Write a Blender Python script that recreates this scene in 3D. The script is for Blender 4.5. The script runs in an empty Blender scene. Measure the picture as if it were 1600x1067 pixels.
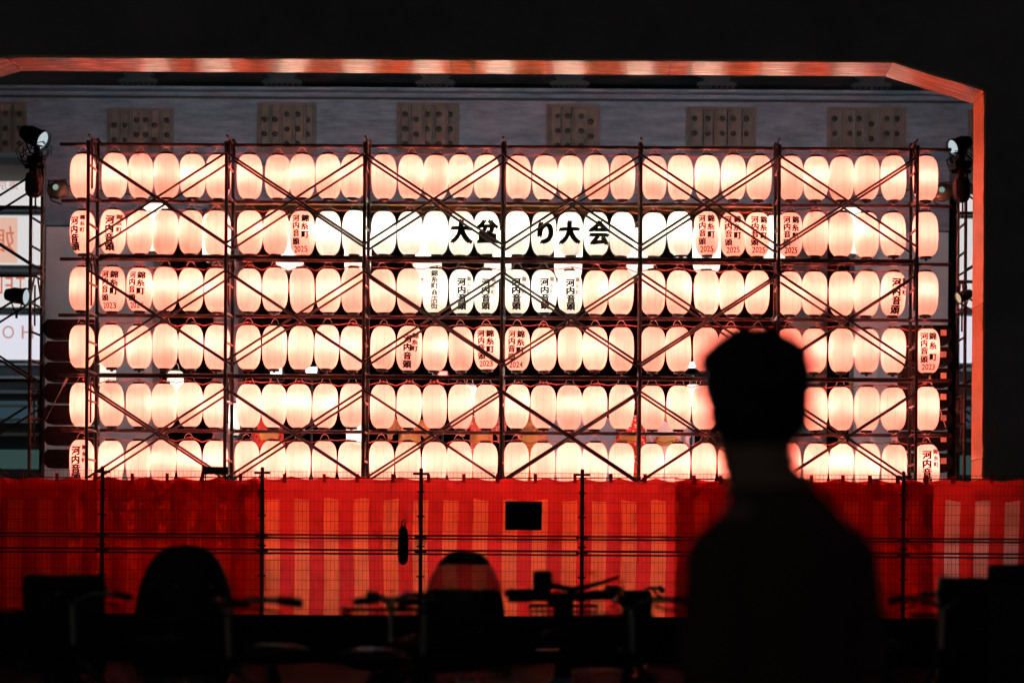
import bpy, bmesh, math, random
from mathutils import Vector, Matrix
random.seed(11)
S = bpy.context.scene
COL = S.collection
R = math.radians
PI = math.pi

# ------------------------------------------------------------------ camera, world, exposure
F = 85.0 / 36.0 * 1600.0            # focal length in photo pixels
PX0, PY0 = 910.0, 870.0             # vanishing point of the depth direction
ROLL = R(0.36)
CAMZ = 1.30
cam_d = bpy.data.cameras.new('camera')
cam = bpy.data.objects.new('camera', cam_d)
COL.objects.link(cam)
cam_d.lens = 85.0
cam_d.sensor_width = 36.0
cam_d.shift_x = -(PX0 - 800.0) / 1600.0
cam_d.shift_y = (PY0 - 533.5) / 1600.0
cam_d.clip_start = 0.1
cam_d.clip_end = 2000.0
rx = Vector((math.cos(ROLL), 0, math.sin(ROLL)))
uz = Vector((-math.sin(ROLL), 0, math.cos(ROLL)))
bz = Vector((0, -1, 0))
mw = Matrix((rx, uz, bz)).transposed().to_4x4()
mw.translation = Vector((0, 0, CAMZ))
cam.matrix_world = mw
cam_d.dof.use_dof = True
cam_d.dof.focus_distance = 32.4
cam_d.dof.aperture_fstop = 2.25
S.camera = cam

W = bpy.data.worlds.new('World')
S.world = W
W.use_nodes = True
wn = W.node_tree.nodes
sky = wn.new('ShaderNodeTexSky')
sky.sky_type = 'NISHITA'
sky.sun_disc = False
sky.sun_elevation = R(-3.0)
sky.sun_rotation = R(200)
bg = wn['Background']
W.node_tree.links.new(sky.outputs[0], bg.inputs[0])
bg.inputs[1].default_value = 0.19

S.view_settings.view_transform = 'Standard'
S.view_settings.look = 'None'
S.view_settings.exposure = 0.0
S.view_settings.gamma = 1.0
S.view_settings.use_curve_mapping = False
S.cycles.use_denoising = True
S.cycles.max_bounces = 9
S.cycles.diffuse_bounces = 7
S.cycles.glossy_bounces = 3
S.cycles.transmission_bounces = 4
S.cycles.sample_clamp_indirect = 80.0
S.cycles.caustics_reflective = False
S.cycles.caustics_refractive = False

# light levels
LANTERN_W, LANTERN_C = 10.2, (1.0, 0.200, 0.156)
WHITE_W, WHITE_C = 3.6, (1.0, 0.86, 0.70)
BIG_W, BIG_C = 12.0, (1.0, 0.84, 0.68)
FLOOD_W = 420.0
GIRDER_W = 800.0

def P(px, py, Y):
    """photo pixel at depth Y -> world point"""
    u, v = px - PX0, PY0 - py
    c, s = math.cos(ROLL), math.sin(ROLL)
    return Vector(((u * c - v * s) / F * Y, Y, CAMZ + (u * s + v * c) / F * Y))

# ------------------------------------------------------------------ mesh helpers
def B(): return bmesh.new()

def tube(bm, p0, p1, r0, r1=None, n=8, cap=True):
    p0, p1 = Vector(p0), Vector(p1)
    r1 = r0 if r1 is None else r1
    d = (p1 - p0).normalized()
    a = d.orthogonal().normalized()
    b = d.cross(a)
    A = [bm.verts.new(p0 + (a * math.cos(2*PI*i/n) + b * math.sin(2*PI*i/n)) * r0) for i in range(n)]
    C = [bm.verts.new(p1 + (a * math.cos(2*PI*i/n) + b * math.sin(2*PI*i/n)) * r1) for i in range(n)]
    for i in range(n):
        bm.faces.new((A[i], A[(i+1) % n], C[(i+1) % n], C[i]))
    if cap:
        bm.faces.new(A[::-1]); bm.faces.new(C)

def path(bm, pts, r, n=6, closed=False):
    pts = [Vector(p) for p in pts]
    rings = []
    N = len(pts)
    ref = None
    for i, p in enumerate(pts):
        q0 = pts[(i-1) % N] if closed else pts[max(i-1, 0)]
        q1 = pts[(i+1) % N] if closed else pts[min(i+1, N-1)]
        d = (q1 - q0).normalized()
        if ref is None: ref = d.orthogonal().normalized()
        a = (ref - d * ref.dot(d))
        a = a.normalized() if a.length > 1e-5 else d.orthogonal().normalized()
        ref = a
        b = d.cross(a)
        rr = r[i] if isinstance(r, (list, tuple)) else r
        rings.append([bm.verts.new(p + (a * math.cos(2*PI*k/n) + b * math.sin(2*PI*k/n)) * rr) for k in range(n)])
    for i in range(N if closed else N-1):
        A, C = rings[i], rings[(i+1) % N]
        for k in range(n):
            bm.faces.new((A[k], A[(k+1) % n], C[(k+1) % n], C[k]))
    if not closed:
        bm.faces.new(rings[0][::-1]); bm.faces.new(rings[-1])

def box(bm, lo, hi, bev=0.0):
    x0, y0, z0 = lo; x1, y1, z1 = hi
    v = [bm.verts.new(c) for c in ((x0,y0,z0),(x1,y0,z0),(x1,y1,z0),(x0,y1,z0),(x0,y0,z1),(x1,y0,z1),(x1,y1,z1),(x0,y1,z1))]
    fs = [bm.faces.new([v[i] for i in q]) for q in ((3,2,1,0),(4,5,6,7),(0,1,5,4),(1,2,6,5),(2,3,7,6),(3,0,4,7))]
    if bev:
        es = list({e for f in fs for e in f.edges})
        bmesh.ops.bevel(bm, geom=es, offset=bev, segments=2, affect='EDGES', profile=0.6)

def cbox(bm, c, s, bev=0.0):
    box(bm, [c[i]-s[i]/2 for i in range(3)], [c[i]+s[i]/2 for i in range(3)], bev)

def lathe(bm, prof, n=20, M=None, cap0=False, cap1=False):
    """prof: list of (r, z) turned about z"""
    M = M or Matrix()
    rings = [[bm.verts.new(M @ Vector((r*math.cos(2*PI*k/n), r*math.sin(2*PI*k/n), z))) for k in range(n)] for r, z in prof]
    for A, C in zip(rings, rings[1:]):
        for k in range(n):
            bm.faces.new((A[k], A[(k+1) % n], C[(k+1) % n], C[k]))
    if cap0: bm.faces.new(rings[0][::-1])
    if cap1: bm.faces.new(rings[-1])

def ball(bm, c, r, u=14, v=10):
    rx_, ry_, rz_ = r if isinstance(r, (tuple, list)) else (r, r, r)
    c = Vector(c)
    lo = bm.verts.new(c - Vector((0, 0, rz_))); hi = bm.verts.new(c + Vector((0, 0, rz_)))
    rings = []
    for i in range(1, v):
        e = -PI / 2 + PI * i / v
        rings.append([bm.verts.new(c + Vector((rx_ * math.cos(e) * math.cos(2*PI*k/u), ry_ * math.cos(e) * math.sin(2*PI*k/u), rz_ * math.sin(e)))) for k in range(u)])
    for k in range(u):
        k2 = (k + 1) % u
        bm.faces.new((lo, rings[0][k2], rings[0][k])); bm.faces.new((hi, rings[-1][k], rings[-1][k2]))
        for A, C in zip(rings, rings[1:]): bm.faces.new((A[k], A[k2], C[k2], C[k]))

def prism(bm, pts, y0, y1):
    """polygon of (x, z) points extruded in y"""
    A = [bm.verts.new((x, y0, z)) for x, z in pts]
    C = [bm.verts.new((x, y1, z)) for x, z in pts]
    bm.faces.new(A); bm.faces.new(C[::-1])
    n = len(pts)
    for i in range(n):
        bm.faces.new((A[(i+1) % n], A[i], C[i], C[(i+1) % n]))

def mesh(name, bm, mat, smooth=False):
    bmesh.ops.recalc_face_normals(bm, faces=bm.faces)
    m = bpy.data.meshes.new(name)
    bm.to_mesh(m); bm.free()
    if smooth:
        for p in m.polygons: p.use_smooth = True
    if mat:
        for q in (mat if isinstance(mat, (list, tuple)) else [mat]): m.materials.append(q)
    return m

def ob(name, data, parent=None, loc=(0, 0, 0), rot=(0, 0, 0), label=None, cat=None, group=None, kind=None):
    o = bpy.data.objects.new(name, data)
    COL.objects.link(o)
    o.location = loc; o.rotation_euler = rot
    if parent: o.parent = parent
    if label: o['label'] = label
    if cat: o['category'] = cat
    if group: o['group'] = group
    if kind: o['kind'] = kind
    return o

def part(name, bm, mat, parent=None, smooth=False, **k):
    return ob(name, mesh(name, bm, mat, smooth), parent, **k)

def light(name, kind, W_, color, parent, loc, size=0.03, aim=None, spot=60, blend=0.5):
    d = bpy.data.lights.new(name, kind)
    d.energy = W_; d.color = color; d.shadow_soft_size = size
    if kind == 'SPOT':
        d.spot_size = R(spot); d.spot_blend = blend
    o = ob(name, d, parent, loc)
    if aim is not None:
        o.rotation_euler = (Vector(aim)).to_track_quat('-Z', 'Y').to_euler()
    return o

# ------------------------------------------------------------------ materials
def mat(name, col, rough=0.6, metal=0.0, spec=0.5, noise=None, bump=None, emit=None, coat=0.0):
    m = bpy.data.materials.new(name); m.use_nodes = True
    nt = m.node_tree; b = nt.nodes['Principled BSDF']
    b.inputs['Base Color'].default_value = (*col, 1)
    b.inputs['Roughness'].default_value = rough
    b.inputs['Metallic'].default_value = metal
    b.inputs['Specular IOR Level'].default_value = spec
    b.inputs['Coat Weight'].default_value = coat
    b.inputs['Coat Roughness'].default_value = .17
    tc = None
    if noise or bump:
        tc = nt.nodes.new('ShaderNodeTexCoord')
    if noise:
        sc, amt = noise[0], noise[1]
        stretch = noise[2] if len(noise) > 2 else (1, 1, 1)
        mp = nt.nodes.new('ShaderNodeMapping'); mp.inputs['Scale'].default_value = stretch
        n = nt.nodes.new('ShaderNodeTexNoise'); n.inputs['Scale'].default_value = sc; n.inputs['Detail'].default_value = 6
        n.inputs['Roughness'].default_value = 0.62
        r = nt.nodes.new('ShaderNodeValToRGB')
        r.color_ramp.elements[0].position = 0.3; r.color_ramp.elements[1].position = 0.72
        r.color_ramp.elements[0].color = (*[c*(1-amt) for c in col], 1)
        r.color_ramp.elements[1].color = (*[min(1, c*(1+amt)) for c in col], 1)
        nt.links.new(tc.outputs['Object'], mp.inputs[0]); nt.links.new(mp.outputs[0], n.inputs['Vector'])
        nt.links.new(n.outputs['Fac'], r.inputs[0]); nt.links.new(r.outputs[0], b.inputs['Base Color'])
        mr = nt.nodes.new('ShaderNodeMapRange')
        mr.inputs['To Min'].default_value = max(0.05, rough-0.12); mr.inputs['To Max'].default_value = min(1, rough+0.12)
        nt.links.new(n.outputs['Fac'], mr.inputs['Value']); nt.links.new(mr.outputs[0], b.inputs['Roughness'])
    if bump:
        mp2 = nt.nodes.new('ShaderNodeMapping'); mp2.inputs['Scale'].default_value = bump[2] if len(bump) > 2 else (1, 1, 1)
        n2 = nt.nodes.new('ShaderNodeTexNoise'); n2.inputs['Scale'].default_value = bump[0]; n2.inputs['Detail'].default_value = 5
        bp = nt.nodes.new('ShaderNodeBump'); bp.inputs['Strength'].default_value = bump[1]; bp.inputs['Distance'].default_value = 0.02
        nt.links.new(tc.outputs['Object'], mp2.inputs[0]); nt.links.new(mp2.outputs[0], n2.inputs['Vector'])
        nt.links.new(n2.outputs['Fac'], bp.inputs['Height']); nt.links.new(bp.outputs[0], b.inputs['Normal'])
    if emit:
        b.inputs['Emission Color'].default_value = (*emit[0], 1)
        b.inputs['Emission Strength'].default_value = emit[1]
    return m

M_asphalt = mat('asphalt', (.016, .016, .017), .95, spec=.15, noise=(3.0, .4), bump=(60, .5))
M_wall = mat('dark_wall', (.012, .012, .013), .9, noise=(2, .3), spec=.15)  # near-black tone with random variation over the whole wall
M_paving = mat('paving', (.16, .15, .14), .8, noise=(1.5, .3), bump=(20, .3))
M_concrete = mat('pier_concrete', (.52, .56, .56), .85, noise=(.9, .12), bump=(9, .15))
M_darkconc = mat('dark_concrete', (.30, .29, .29), .9, noise=(.8, .25), bump=(10, .25))
M_girder = mat('girder_paint', (.195, .25, .295), .62, noise=(3.6, .36, (.6, 1, 2.6)), bump=(7, .5, (.3, 1, 5)))
M_splice = mat('splice_paint', (.17, .135, .105), .6, noise=(4, .25), bump=(12, .2))
M_bolt = mat('bolt_steel', (.06, .05, .045), .5, metal=.2)
M_orange = mat('orange_steel', (.92, .42, .12), .26, spec=.7, noise=(2.2, .16, (1, 14, 1)), bump=(3, .10, (1, 30, 4)), coat=.55)
M_orangej = mat('orange_jamb_steel', (.90, .40, .11), .48, spec=.6, noise=(2.2, .12, (1, 14, .4)), bump=(3, .06, (1, 30, 1)))
M_steel = mat('galvanised_tube', (.065, .045, .04), .45, metal=.2, noise=(7, .35))
M_rail = mat('painted_rail', (.09, .035, .03), .42, metal=.2, noise=(6, .35))
M_black = mat('black_metal', (.018, .018, .02), .5, noise=(8, .4))
M_blackplastic = mat('black_plastic', (.007, .007, .008), .6, spec=.2, noise=(12, .3))
M_rubber = mat('rubber', (.01, .01, .01), .8)
M_ring = mat('lantern_ring', (.02, .015, .013), .5)
M_wire = mat('hanger_wire', (.55, .45, .40), .4, metal=.6)
M_cable = mat('red_cable', (.45, .08, .05), .5)
M_ink = mat('ink', (.010, .006, .005), .9, spec=.1)
M_inkb = mat('black_ink', (.014, .012, .008), .9, spec=.1)
M_inkf = mat('faded_ink', (.10, .05, .035), .9, spec=.1)
M_inkg = mat('grey_ink', (.32, .27, .2), .9, spec=.1)
M_fence = mat('fence_steel', (.03, .028, .028), .5, metal=.2, noise=(9, .3))
M_skin = mat('skin', (.42, .26, .19), .55)
M_hair = mat('hair', (.012, .010, .009), .5, bump=(90, .6, (1, 1, .15)))
M_shirt = mat('dark_shirt', (.13, .07, .055), .9, bump=(14, .5))
M_trouser = mat('dark_trouser', (.018, .018, .022), .9, bump=(14, .4))
M_saddle = mat('saddle_vinyl', (.014, .013, .012), .45, bump=(60, .2))
M_hood = mat('rain_cover_cloth', (.016, .016, .018), .75, bump=(9, .5))
M_chrome = mat('brushed_steel', (.30, .30, .31), .35, metal=.9)
M_deckdark = mat('deck_steel', (.05, .05, .055), .75, noise=(2, .4))
M_bracket = mat('bracket_steel', (.035, .035, .037), .7, noise=(4, .3))
M_stage = mat('stage_boards', (.20, .22, .25), .7, noise=(3, .2, (1, 8, 1)))
M_bldg = mat('building_tile', (.035, .05, .055), .6, noise=(2, .3))
M_pipeblue = mat('pale_pipe', (.30, .38, .40), .4, metal=.3)

def translucent(name, col, trans=.62, seams=False, thr=None):
    m = bpy.data.materials.new(name); m.use_nodes = True
    nt = m.node_tree; nt.nodes.clear()
    out = nt.nodes.new('ShaderNodeOutputMaterial')
    d = nt.nodes.new('ShaderNodeBsdfDiffuse'); t = nt.nodes.new('ShaderNodeBsdfTranslucent')
    mx = nt.nodes.new('ShaderNodeMixShader'); mx.inputs[0].default_value = trans
    for s in (d, t): s.inputs['Color'].default_value = (*col, 1)
    if seams:
        tc = nt.nodes.new('ShaderNodeTexCoord')
        g = nt.nodes.new('ShaderNodeTexGradient'); g.gradient_type = 'RADIAL'
        nt.links.new(tc.outputs['Object'], g.inputs[0])
        mu = nt.nodes.new('ShaderNodeMath'); mu.operation = 'MULTIPLY'; mu.inputs[1].default_value = 10
        fr = nt.nodes.new('ShaderNodeMath'); fr.operation = 'FRACT'
        cp = nt.nodes.new('ShaderNodeMath'); cp.operation = 'COMPARE'; cp.inputs[1].default_value = .5; cp.inputs[2].default_value = .022
        nt.links.new(g.outputs['Fac'], mu.inputs[0]); nt.links.new(mu.outputs[0], fr.inputs[0]); nt.links.new(fr.outputs[0], cp.inputs[0])
        no = nt.nodes.new('ShaderNodeTexNoise'); no.inputs['Scale'].default_value = 22; no.inputs['Detail'].default_value = 4
        nt.links.new(tc.outputs['Object'], no.inputs['Vector'])
        oi = nt.nodes.new('ShaderNodeObjectInfo')
        mr = nt.nodes.new('ShaderNodeMapRange'); mr.inputs['To Min'].default_value = .93; mr.inputs['To Max'].default_value = 1.04
        nt.links.new(no.outputs['Fac'], mr.inputs['Value'])
        r2 = nt.nodes.new('ShaderNodeMapRange'); r2.inputs['To Min'].default_value = .93; r2.inputs['To Max'].default_value = 1.0
        nt.links.new(oi.outputs['Random'], r2.inputs['Value'])
        m1 = nt.nodes.new('ShaderNodeMath'); m1.operation = 'MULTIPLY'
        nt.links.new(mr.outputs[0], m1.inputs[0]); nt.links.new(r2.outputs[0], m1.inputs[1])
        m2 = nt.nodes.new('ShaderNodeMath'); m2.operation = 'MULTIPLY_ADD'; m2.inputs[1].default_value = -.24
        nt.links.new(cp.outputs[0], m2.inputs[0]); nt.links.new(m1.outputs[0], m2.inputs[2])
        vm = nt.nodes.new('ShaderNodeVectorMath'); vm.operation = 'SCALE'; vm.inputs[0].default_value = col
        nt.links.new(m2.outputs[0], vm.inputs['Scale'])
        for s in (d, t): nt.links.new(vm.outputs[0], s.inputs['Color'])
    nt.links.new(d.outputs[0], mx.inputs[1]); nt.links.new(t.outputs[0], mx.inputs[2])
    nt.links.new(mx.outputs[0], out.inputs[0])
    return m

M_paper = translucent('lantern_paper', (.93, .87, .80), .46, seams=True)
M_paperw = translucent('white_lantern_paper', (.95, .93, .88), .62, seams=True)

def curtain_mat(name, pale):
    """festival cloth: red top band, red and white stripes from the sheet's own UVs"""
    m = bpy.data.materials.new(name); m.use_nodes = True
    nt = m.node_tree; nt.nodes.clear(); L = nt.links.new
    out = nt.nodes.new('ShaderNodeOutputMaterial')
    uv = nt.nodes.new('ShaderNodeUVMap'); uv.uv_map = 'cloth'
    sp = nt.nodes.new('ShaderNodeSeparateXYZ'); L(uv.outputs[0], sp.inputs[0])
    fr = nt.nodes.new('ShaderNodeMath'); fr.operation = 'FRACT'; L(sp.outputs[0], fr.inputs[0])
    gt = nt.nodes.new('ShaderNodeMath'); gt.operation = 'GREATER_THAN'; gt.inputs[1].default_value = .5; L(fr.outputs[0], gt.inputs[0])
    lt = nt.nodes.new('ShaderNodeMath'); lt.operation = 'LESS_THAN'; lt.inputs[1].default_value = .846; L(sp.outputs[1], lt.inputs[0])
    mu = nt.nodes.new('ShaderNodeMath'); mu.operation = 'MULTIPLY'; L(gt.outputs[0], mu.inputs[0]); L(lt.outputs[0], mu.inputs[1])
    no = nt.nodes.new('ShaderNodeTexNoise'); no.inputs['Scale'].default_value = 5; no.inputs['Detail'].default_value = 5
    tc = nt.nodes.new('ShaderNodeTexCoord'); L(tc.outputs['Object'], no.inputs['Vector'])
    mr = nt.nodes.new('ShaderNodeMapRange'); mr.inputs['To Min'].default_value = .86; mr.inputs['To Max'].default_value = 1.1; L(no.outputs['Fac'], mr.inputs['Value'])
    mc = nt.nodes.new('ShaderNodeMix'); mc.data_type = 'RGBA'
    mc.inputs['A'].default_value = (.70, .045, .042, 1); mc.inputs['B'].default_value = (*pale, 1)
    L(mu.outputs[0], mc.inputs['Factor'])
    vm = nt.nodes.new('ShaderNodeVectorMath'); vm.operation = 'SCALE'; L(mc.outputs['Result'], vm.inputs[0]); L(mr.outputs[0], vm.inputs['Scale'])
    d = nt.nodes.new('ShaderNodeBsdfDiffuse'); t = nt.nodes.new('ShaderNodeBsdfTranslucent')
    L(vm.outputs[0], d.inputs['Color']); L(vm.outputs[0], t.inputs['Color'])
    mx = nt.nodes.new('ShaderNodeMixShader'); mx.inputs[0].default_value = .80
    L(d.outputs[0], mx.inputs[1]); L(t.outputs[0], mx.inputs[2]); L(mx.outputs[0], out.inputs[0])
    return m
M_curtain = curtain_mat('warm_lit_cloth', (.86, .24, .095))  # white stripes tinted orange, warm backlight put into the colour
M_curtainp = curtain_mat('pink_lit_cloth', (.88, .60, .52))  # same cloth again, stripes coloured for the whiter light at the right
M_tab = translucent('red_tab', (.45, .012, .012), .4)

def lit(name, col, strength):
    m = bpy.data.materials.new(name); m.use_nodes = True
    nt = m.node_tree; nt.nodes.clear()
    o = nt.nodes.new('ShaderNodeOutputMaterial'); e = nt.nodes.new('ShaderNodeEmission')
    e.inputs[0].default_value = (*col, 1); e.inputs[1].default_value = strength
    nt.links.new(e.outputs[0], o.inputs[0])
    return m
M_lensw = lit('lit_lens', (.9, .97, 1.0), 9)
M_lensd = lit('dim_lens', (.8, .95, 1.0), 0.6)
M_lensg = lit('lit_glass', (.35, .6, .5), .5)
M_lensr = lit('lit_red_lens', (1, .12, .10), 6)
M_signw = lit('backlit_white', (.96, .93, .92), .74)
M_signo = lit('backlit_orange', (1.0, .62, .47), .75)
M_signp = lit('backlit_pale', (.86, .86, .97), .85)
M_signt = lit('backlit_rust', (.85, .20, .12), .75)
M_signtd = lit('backlit_brown', (.62, .30, .26), .8)
M_shop = lit('lit_shop_window', (.95, .85, .55), .8)
M_shopg = lit('lit_shop_green', (.25, .5, .45), .12)
M_led = lit('pale_window', (.05, .10, .13), .5)

# ------------------------------------------------------------------ setting: ground
ZP = 0.55                                                  # raised plaza behind the low wall
bm = B(); box(bm, (-400, -60, -.3), (400, 29.80, 0)); part('ground', bm, M_asphalt, kind='structure')
bm = B(); box(bm, (-400, 30.06, -.3), (400, 700, ZP)); part('plaza_ground', bm, M_paving, kind='structure')
bm = B(); box(bm, (-60, 29.80, -.3), (60, 30.06, ZP + .012), .01)
part('retaining_wall', bm, M_wall, label='low dark concrete wall that carries the wire mesh fence', cat='wall')

# ------------------------------------------------------------------ near viaduct portal
YN0, YN1 = 31.05, 31.90
tl = P(10, 93, YN0); tr = P(1395, 96, YN0); cr = P(1538, 143, YN0)
zt = (tl.z + tr.z) / 2
xr, zc = cr.x, cr.z
xl = 2 * ((tl.x + tr.x) / 2) - xr
A = [(tl.x, zt), (tr.x, zt), (xr, zc)]
lin = .03                                                 # steel lining thickness
portal = ob('viaduct_portal', None, label='near black viaduct portal framing the view, its inner edge orange', cat='viaduct')
bm = B()
top = 16.0
prism(bm, [(xl - lin, top), (xl - lin, zc + .001), (xl - .002, zc + .001), (xl - .002, zc + lin), (tl.x, zt + lin), (tr.x, zt + lin), (xr + .002, zc + lin), (xr + .002, zc + .001), (xr + lin, zc + .001), (xr + lin, top)], YN0, YN1)
part('beam', bm, M_darkconc, portal)
for s, x0, x1 in ((-1, xl - 9, xl - lin), (1, xr + lin, xr + 9)):
    bm = B(); box(bm, (x0, YN0, ZP - .1), (x1, YN1, top)); part('pier', bm, M_darkconc, portal)
def plate(p, q, nrm, m_=None, y0=YN0 - .012, y1=YN1 + .01):
    bm = B()
    p, q = Vector((p[0], p[1])), Vector((q[0], q[1]))
    n = Vector(nrm).normalized() * (lin - .002)
    g = (q - p).normalized() * .004
    p2, q2 = p + g, q - g
    prism(bm, [(p2.x, p2.y), (q2.x, q2.y), (q2.x + n.x, q2.y + n.y), (p2.x + n.x, p2.y + n.y)], y0, y1)
    return part('lining_plate', bm, m_ or M_orange, portal)
nseg = 4
for i in range(nseg):
    xa = tl.x + (tr.x - tl.x) * i / nseg; xb = tl.x + (tr.x - tl.x) * (i + 1) / nseg
    plate((xa, zt), (xb, zt), (0, 1))
plate((tr.x, zt), (xr, zc), (zt - zc, xr - tr.x))
plate((xl, zc), (tl.x, zt), (-(zt - zc), tl.x - xl))
zj = [ZP, 2.6, 4.6, zc]
for z0, z1 in zip(zj, zj[1:]):
    plate((xr, z0), (xr, z1), (1, 0), M_orangej); plate((xl, z0), (xl, z1), (-1, 0), M_orangej)

# ------------------------------------------------------------------ far viaduct portal with riveted splice plates
YF0, YF1 = 46.0, 46.9
fl = P(238, 500, YF0).x; fr_ = P(1335, 500, YF0).x
fz = P(800, 323, YF0).z; ft = P(800, 147, YF0).z
ol = P(70, 500, YF0).x; orr = P(1482, 500, YF0).x
far = ob('viaduct_girder_frame', None, label='far grey steel viaduct girder on two pale piers behind the lantern rack', cat='viaduct')
bm = B(); prism(bm, [(fl - 12, ft), (fl - 12, P(30, 246, YF0).z), (ol, P(30, 246, YF0).z), (ol, P(100, 352, YF0).z), (fl, P(238, 352, YF0).z), (fl, P(238, 385, YF0).z), (P(330, 323, YF0).x, fz + lin),
               (P(1215, 323, YF0).x, fz + lin), (fr_, P(1335, 392, YF0).z), (fr_, P(1335, 360, YF0).z), (orr, P(1460, 360, YF0).z), (orr, P(1460, 240, YF0).z), (fr_ + 12, P(1460, 240, YF0).z), (fr_ + 12, ft)], YF0, YF1)
part('girder', bm, M_girder, far)
bm = B(); box(bm, (fl - 12, YF0 - .25, ft + .003), (fr_ + 12, YF1, ft + .06)); part('flange', bm, M_girder, far)
bm = B(); box(bm, (fl - 12, YF0 - .05, ft - .13), (fr_ + 12, YF0 - .003, ft - .09)); part('ledge', bm, M_deckdark, far)
bm = B(); box(bm, (P(330, 323, YF0).x, YF0 - .02, fz), (P(1215, 323, YF0).x, YF1, fz + lin - .002)); part('lining_plate', bm, M_orange, far)
for xa, xb in ((ol, fl - .003), (fr_ + .003, orr)):
    bm = B(); box(bm, (xa, YF0 + .06, ZP), (xb, YF1 - .03, P(100, 354, YF0).z)); part('pier', bm, M_concrete, far)
panels = [(-40, 42, 160, 4), (168, 271, 170, 6), (402, 494, 161, 5), (620, 717, 161, 5), (853, 937, 164, 4), (1072, 1181, 168, 5), (1292, 1415, 168, 6), (1512, 1610, 172, 5)]
bm_bolt = B(); lathe(bm_bolt, [(.052, 0), (.052, .015), (.038, .045), (.012, .055)], 10, Matrix.Rotation(R(90), 4, 'X'), cap1=True)
me_bolt = mesh('bolt_head', bm_bolt, M_bolt, True)
for (a, b, yt, n) in panels:
    p0 = P(a, yt, YF0); p1 = P(b, 240, YF0)
    fr = B()
    w = .05
    box(fr, (p0.x, YF0 - .045, p0.z - w), (p1.x, YF0 - .002, p0.z))
    box(fr, (p0.x, YF0 - .045, p1.z), (p1.x, YF0 - .002, p1.z + w))
    box(fr, (p0.x, YF0 - .045, p1.z + w), (p0.x + w, YF0 - .002, p0.z - w))
    box(fr, (p1.x - w, YF0 - .045, p1.z + w), (p1.x, YF0 - .002, p0.z - w))
    pan = part('splice_panel', fr, M_splice, far)
    cuts = sorted([0, 1] + [(i + random.uniform(-.16, .16)) / n for i in range(1, n)])
    for c0, c1 in zip(cuts, cuts[1:]):
        xa = p0.x + w + (p1.x - p0.x - 2*w) * c0; xb = p0.x + w + (p1.x - p0.x - 2*w) * c1
        st = B(); dy = random.uniform(0, .015)
        box(st, (xa + .01, YF0 - .020 - dy, p1.z + w), (xb - .01, YF0 - .003, p0.z - w))
        box(st, (xa + .01, YF0 - .085 - dy, p1.z + w), (xa + .035, YF0 - .0205 - dy, p0.z - w))
        part('splice_plate', st, M_splice, pan)
        nb = 3
        off = random.choice((0, 0, .1)); xo = random.uniform(-.03, .05)
        for k in range(nb):
            z = p0.z - .22 - off - k * .28
            if z > p1.z + .1:
                ob('bolt_head', me_bolt, pan, ((xa + xb) / 2 + xo, YF0 - .020 - dy, z))
# deck over everything between the two portals
bm = B(); box(bm, (-40, YN1 + .02, ft + .28), (40, 80, ft + .9))
part('viaduct_deck', bm, M_deckdark, label='black underside of the road deck above the far girder', cat='bridge deck', kind='structure')
bm_b = B()
prism(bm_b, [(-.42, .28), (.42, .28), (.22, -.02), (.36, -.06), (.36, -.11), (-.36, -.11), (-.36, -.06), (-.22, -.02)], 0, .18)
for i in range(7): cbox(bm_b, (-.3 + .1 * i, .09, -.14), (.03, .05, .05))
me_br = mesh('deck_bracket', bm_b, M_bracket)
for i, px in enumerate((215, 440, 680, 890, 1120, 1362)):
    q = P(px, 134, 44.5)
    ob('deck_bracket', me_br, None, (q.x, 44.5, ft + .0), label='dark steel bracket under the deck, %s from the left' % ('first second third fourth fifth sixth'.split()[i]),
       cat='bracket', group='steel brackets under the road deck')
# far columns in the gap
for px0, px1, lab in ((333, 372, 'plain grey column far behind the left part of the lantern rack'), (1236, 1292, 'plain grey column far behind the right part of the lantern rack')):
    a, b = P(px0, 600, 55), P(px1, 600, 55)
    bm = B(); box(bm, (a.x, 55, ZP), (b.x, 55.8, 10.2), .03)
    part('column', bm, M_concrete, label=lab, cat='column')

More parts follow.
